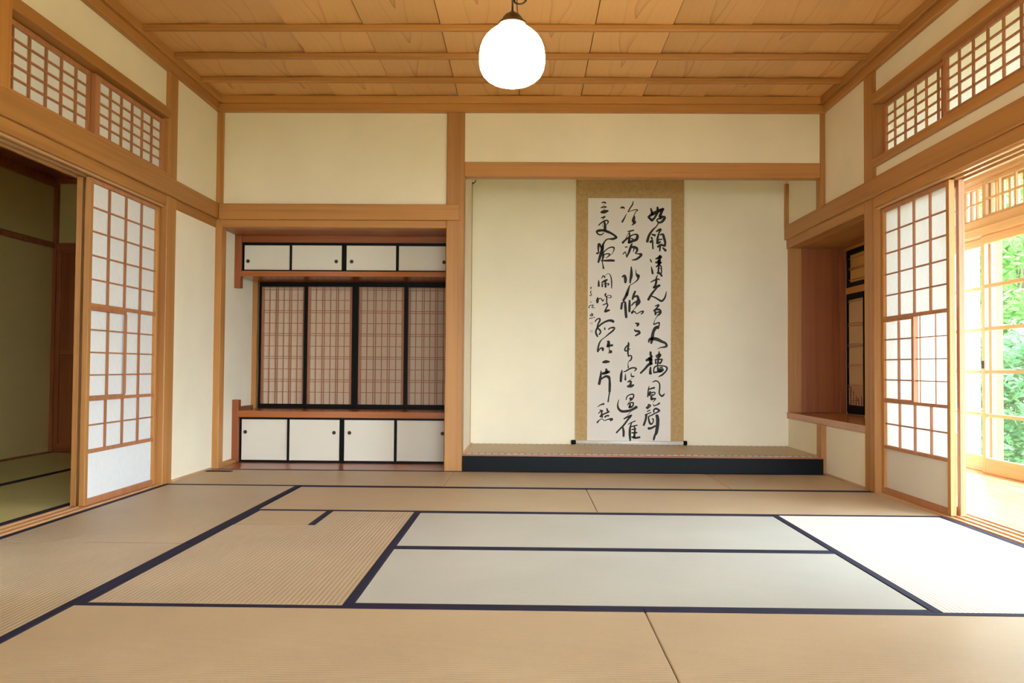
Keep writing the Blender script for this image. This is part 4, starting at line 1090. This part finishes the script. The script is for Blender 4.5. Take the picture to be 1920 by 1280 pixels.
# ================================================================== OUTSIDE
EAVE = []
for k in range(34):                  # rafters of the eaves
    y = 1.9 - k * 0.30
    EAVE.append((3.68, 4.46, y - 0.022, y + 0.022, 2.44, 2.50))
tag(boxes('roof_eaves', [(3.68, 4.5, YR, 2.2, 2.50, 2.56), (-2.4, 4.5, YR - 1.3, YR, 2.50, 2.56)], WX), 'boarded eaves over the veranda', 'roof', None, 'structure')
er = bpy.data.objects['roof_eaves']
for b in EAVE[:24]:
    piece('rafter', b, WX, er)
t = tag(boxes('garden_wall', [(4.00, 4.05, 1.38, 3.6, -0.5, 2.9)], WHITEWALL), 'white plastered outside wall seen through the far glass door', 'wall', None, 'structure')
trim([(3.78, 3.86, 0.655, 0.765, -0.5, 2.5)], WZ, 'pale outer eaves post seen behind the catch door', 'post')
tag(boxes('ground', [(3.9, 30, -24, 30, -0.6, -0.5), (-24, 3.9, 3.8, 30, -0.6, -0.5), (-24, 3.9, -24, YR - 0.1, -0.6, -0.5)], MOSS), 'mossy garden ground outside the veranda', 'ground', None, 'structure')

def tree(name, label, cat, x, y, h, r, nleaf, mat, trunk_h, size, seed, group='trees and shrubs of the garden'):
    rnd = random.Random(seed)
    t = thing(name, label, cat, (x, y, -0.5), group)
    bm = bmesh.new()
    tips = []
    top = Vector((x + 0.1 * r, y, trunk_h))
    tube(bm, [(x, y, -0.52), (x + 0.03, y + 0.02, trunk_h * 0.4), top], [0.05 * h / 3, 0.04 * h / 3, 0.025 * h / 3], 8)
    for k in range(14):
        a = rnd.uniform(0, 2 * math.pi); e = rnd.uniform(-0.1, 1.1)
        b = Vector((x, y, rnd.uniform(trunk_h * 0.15, trunk_h)))
        tip = Vector((x + r * 0.8 * math.cos(a) * math.cos(e), y + r * 0.8 * math.sin(a) * math.cos(e), min(h, b.z + r * 0.8 * math.sin(e) + 0.2)))
        tube(bm, [b, b.lerp(tip, 0.5) + Vector((0, 0, 0.08)), tip], [0.015 * h / 3, 0.010 * h / 3, 0.004], 5)
        tips.append(tip)
    finish(bm, 'trunk', BARK, t, True)
    verts, faces = [], []
    clusters = [(tp + Vector((rnd.gauss(0, .12), rnd.gauss(0, .12), rnd.gauss(0, .12))) * r, rnd.uniform(0.22, 0.42) * r) for tp in tips for _ in range(3)]
    if cat == 'shrub':          # leafy down to the ground
        clusters += [(Vector((x + r * 0.75 * math.cos(q) * rr, y + r * 0.75 * math.sin(q) * rr, -0.5 + (h + 0.5) * zz)), 0.34 * r)
                     for q, rr, zz in ((rnd.uniform(0, 6.28), rnd.random() ** 0.5, rnd.uniform(0.08, 0.85)) for _ in range(60))]
    for k in range(nleaf):
        c, cr = clusters[k % len(clusters)]
        p = c + Vector((rnd.gauss(0, 0.55), rnd.gauss(0, 0.55), rnd.gauss(0, 0.35))) * cr
        if p.z < -0.48: p.z = -0.45 + rnd.random() * 0.3
        u = Vector((rnd.gauss(0, 1), rnd.gauss(0, 1), rnd.gauss(0, 0.5))).normalized()
        v = u.orthogonal().normalized()
        s = size * rnd.uniform(0.6, 1.2)
        i = len(verts)
        verts += [p - u * s, p + v * s * 0.42, p + u * s, p - v * s * 0.42]
        faces.append((i, i + 1, i + 2, i + 3))
    me = bpy.data.meshes.new('foliage')
    me.from_pydata([tuple(v) for v in verts], [], faces)
    me.materials.append(mat)
    o = link(bpy.data.objects.new('foliage', me), t)
    o['kind'] = 'stuff'
    return t
tree('garden_shrub', 'rounded blue green shrub low behind the glass doors', 'shrub', 5.38, 3.3, 1.05, 0.74, 8000, LEAF2, 0.5, 0.055, 3)
tree('garden_shrub', 'broad shrub beyond the veranda, outside the picture to the right', 'shrub', 6.6, 0.6, 1.2, 0.95, 6000, LEAF2, 0.7, 0.065, 9)
tree('garden_shrub', 'round shrub beyond the open side of the veranda, outside the picture', 'shrub', 6.9, -2.6, 1.2, 1.0, 6000, LEAF, 0.7, 0.065, 10)
tree('maple_tree', 'leafy green maple nearest the veranda glass', 'tree', 6.7, 5.6, 3.4, 1.25, 9000, LEAF, 2.3, 0.08, 1)
tree('maple_tree', 'taller green tree farther back in the garden', 'tree', 9.2, 10.6, 5.6, 2.2, 11000, LEAF, 3.6, 0.12, 2)
tree('maple_tree', 'wide green tree farthest from the house', 'tree', 13.0, 18.5, 7.5, 3.6, 11000, LEAF, 4.6, 0.18, 6)
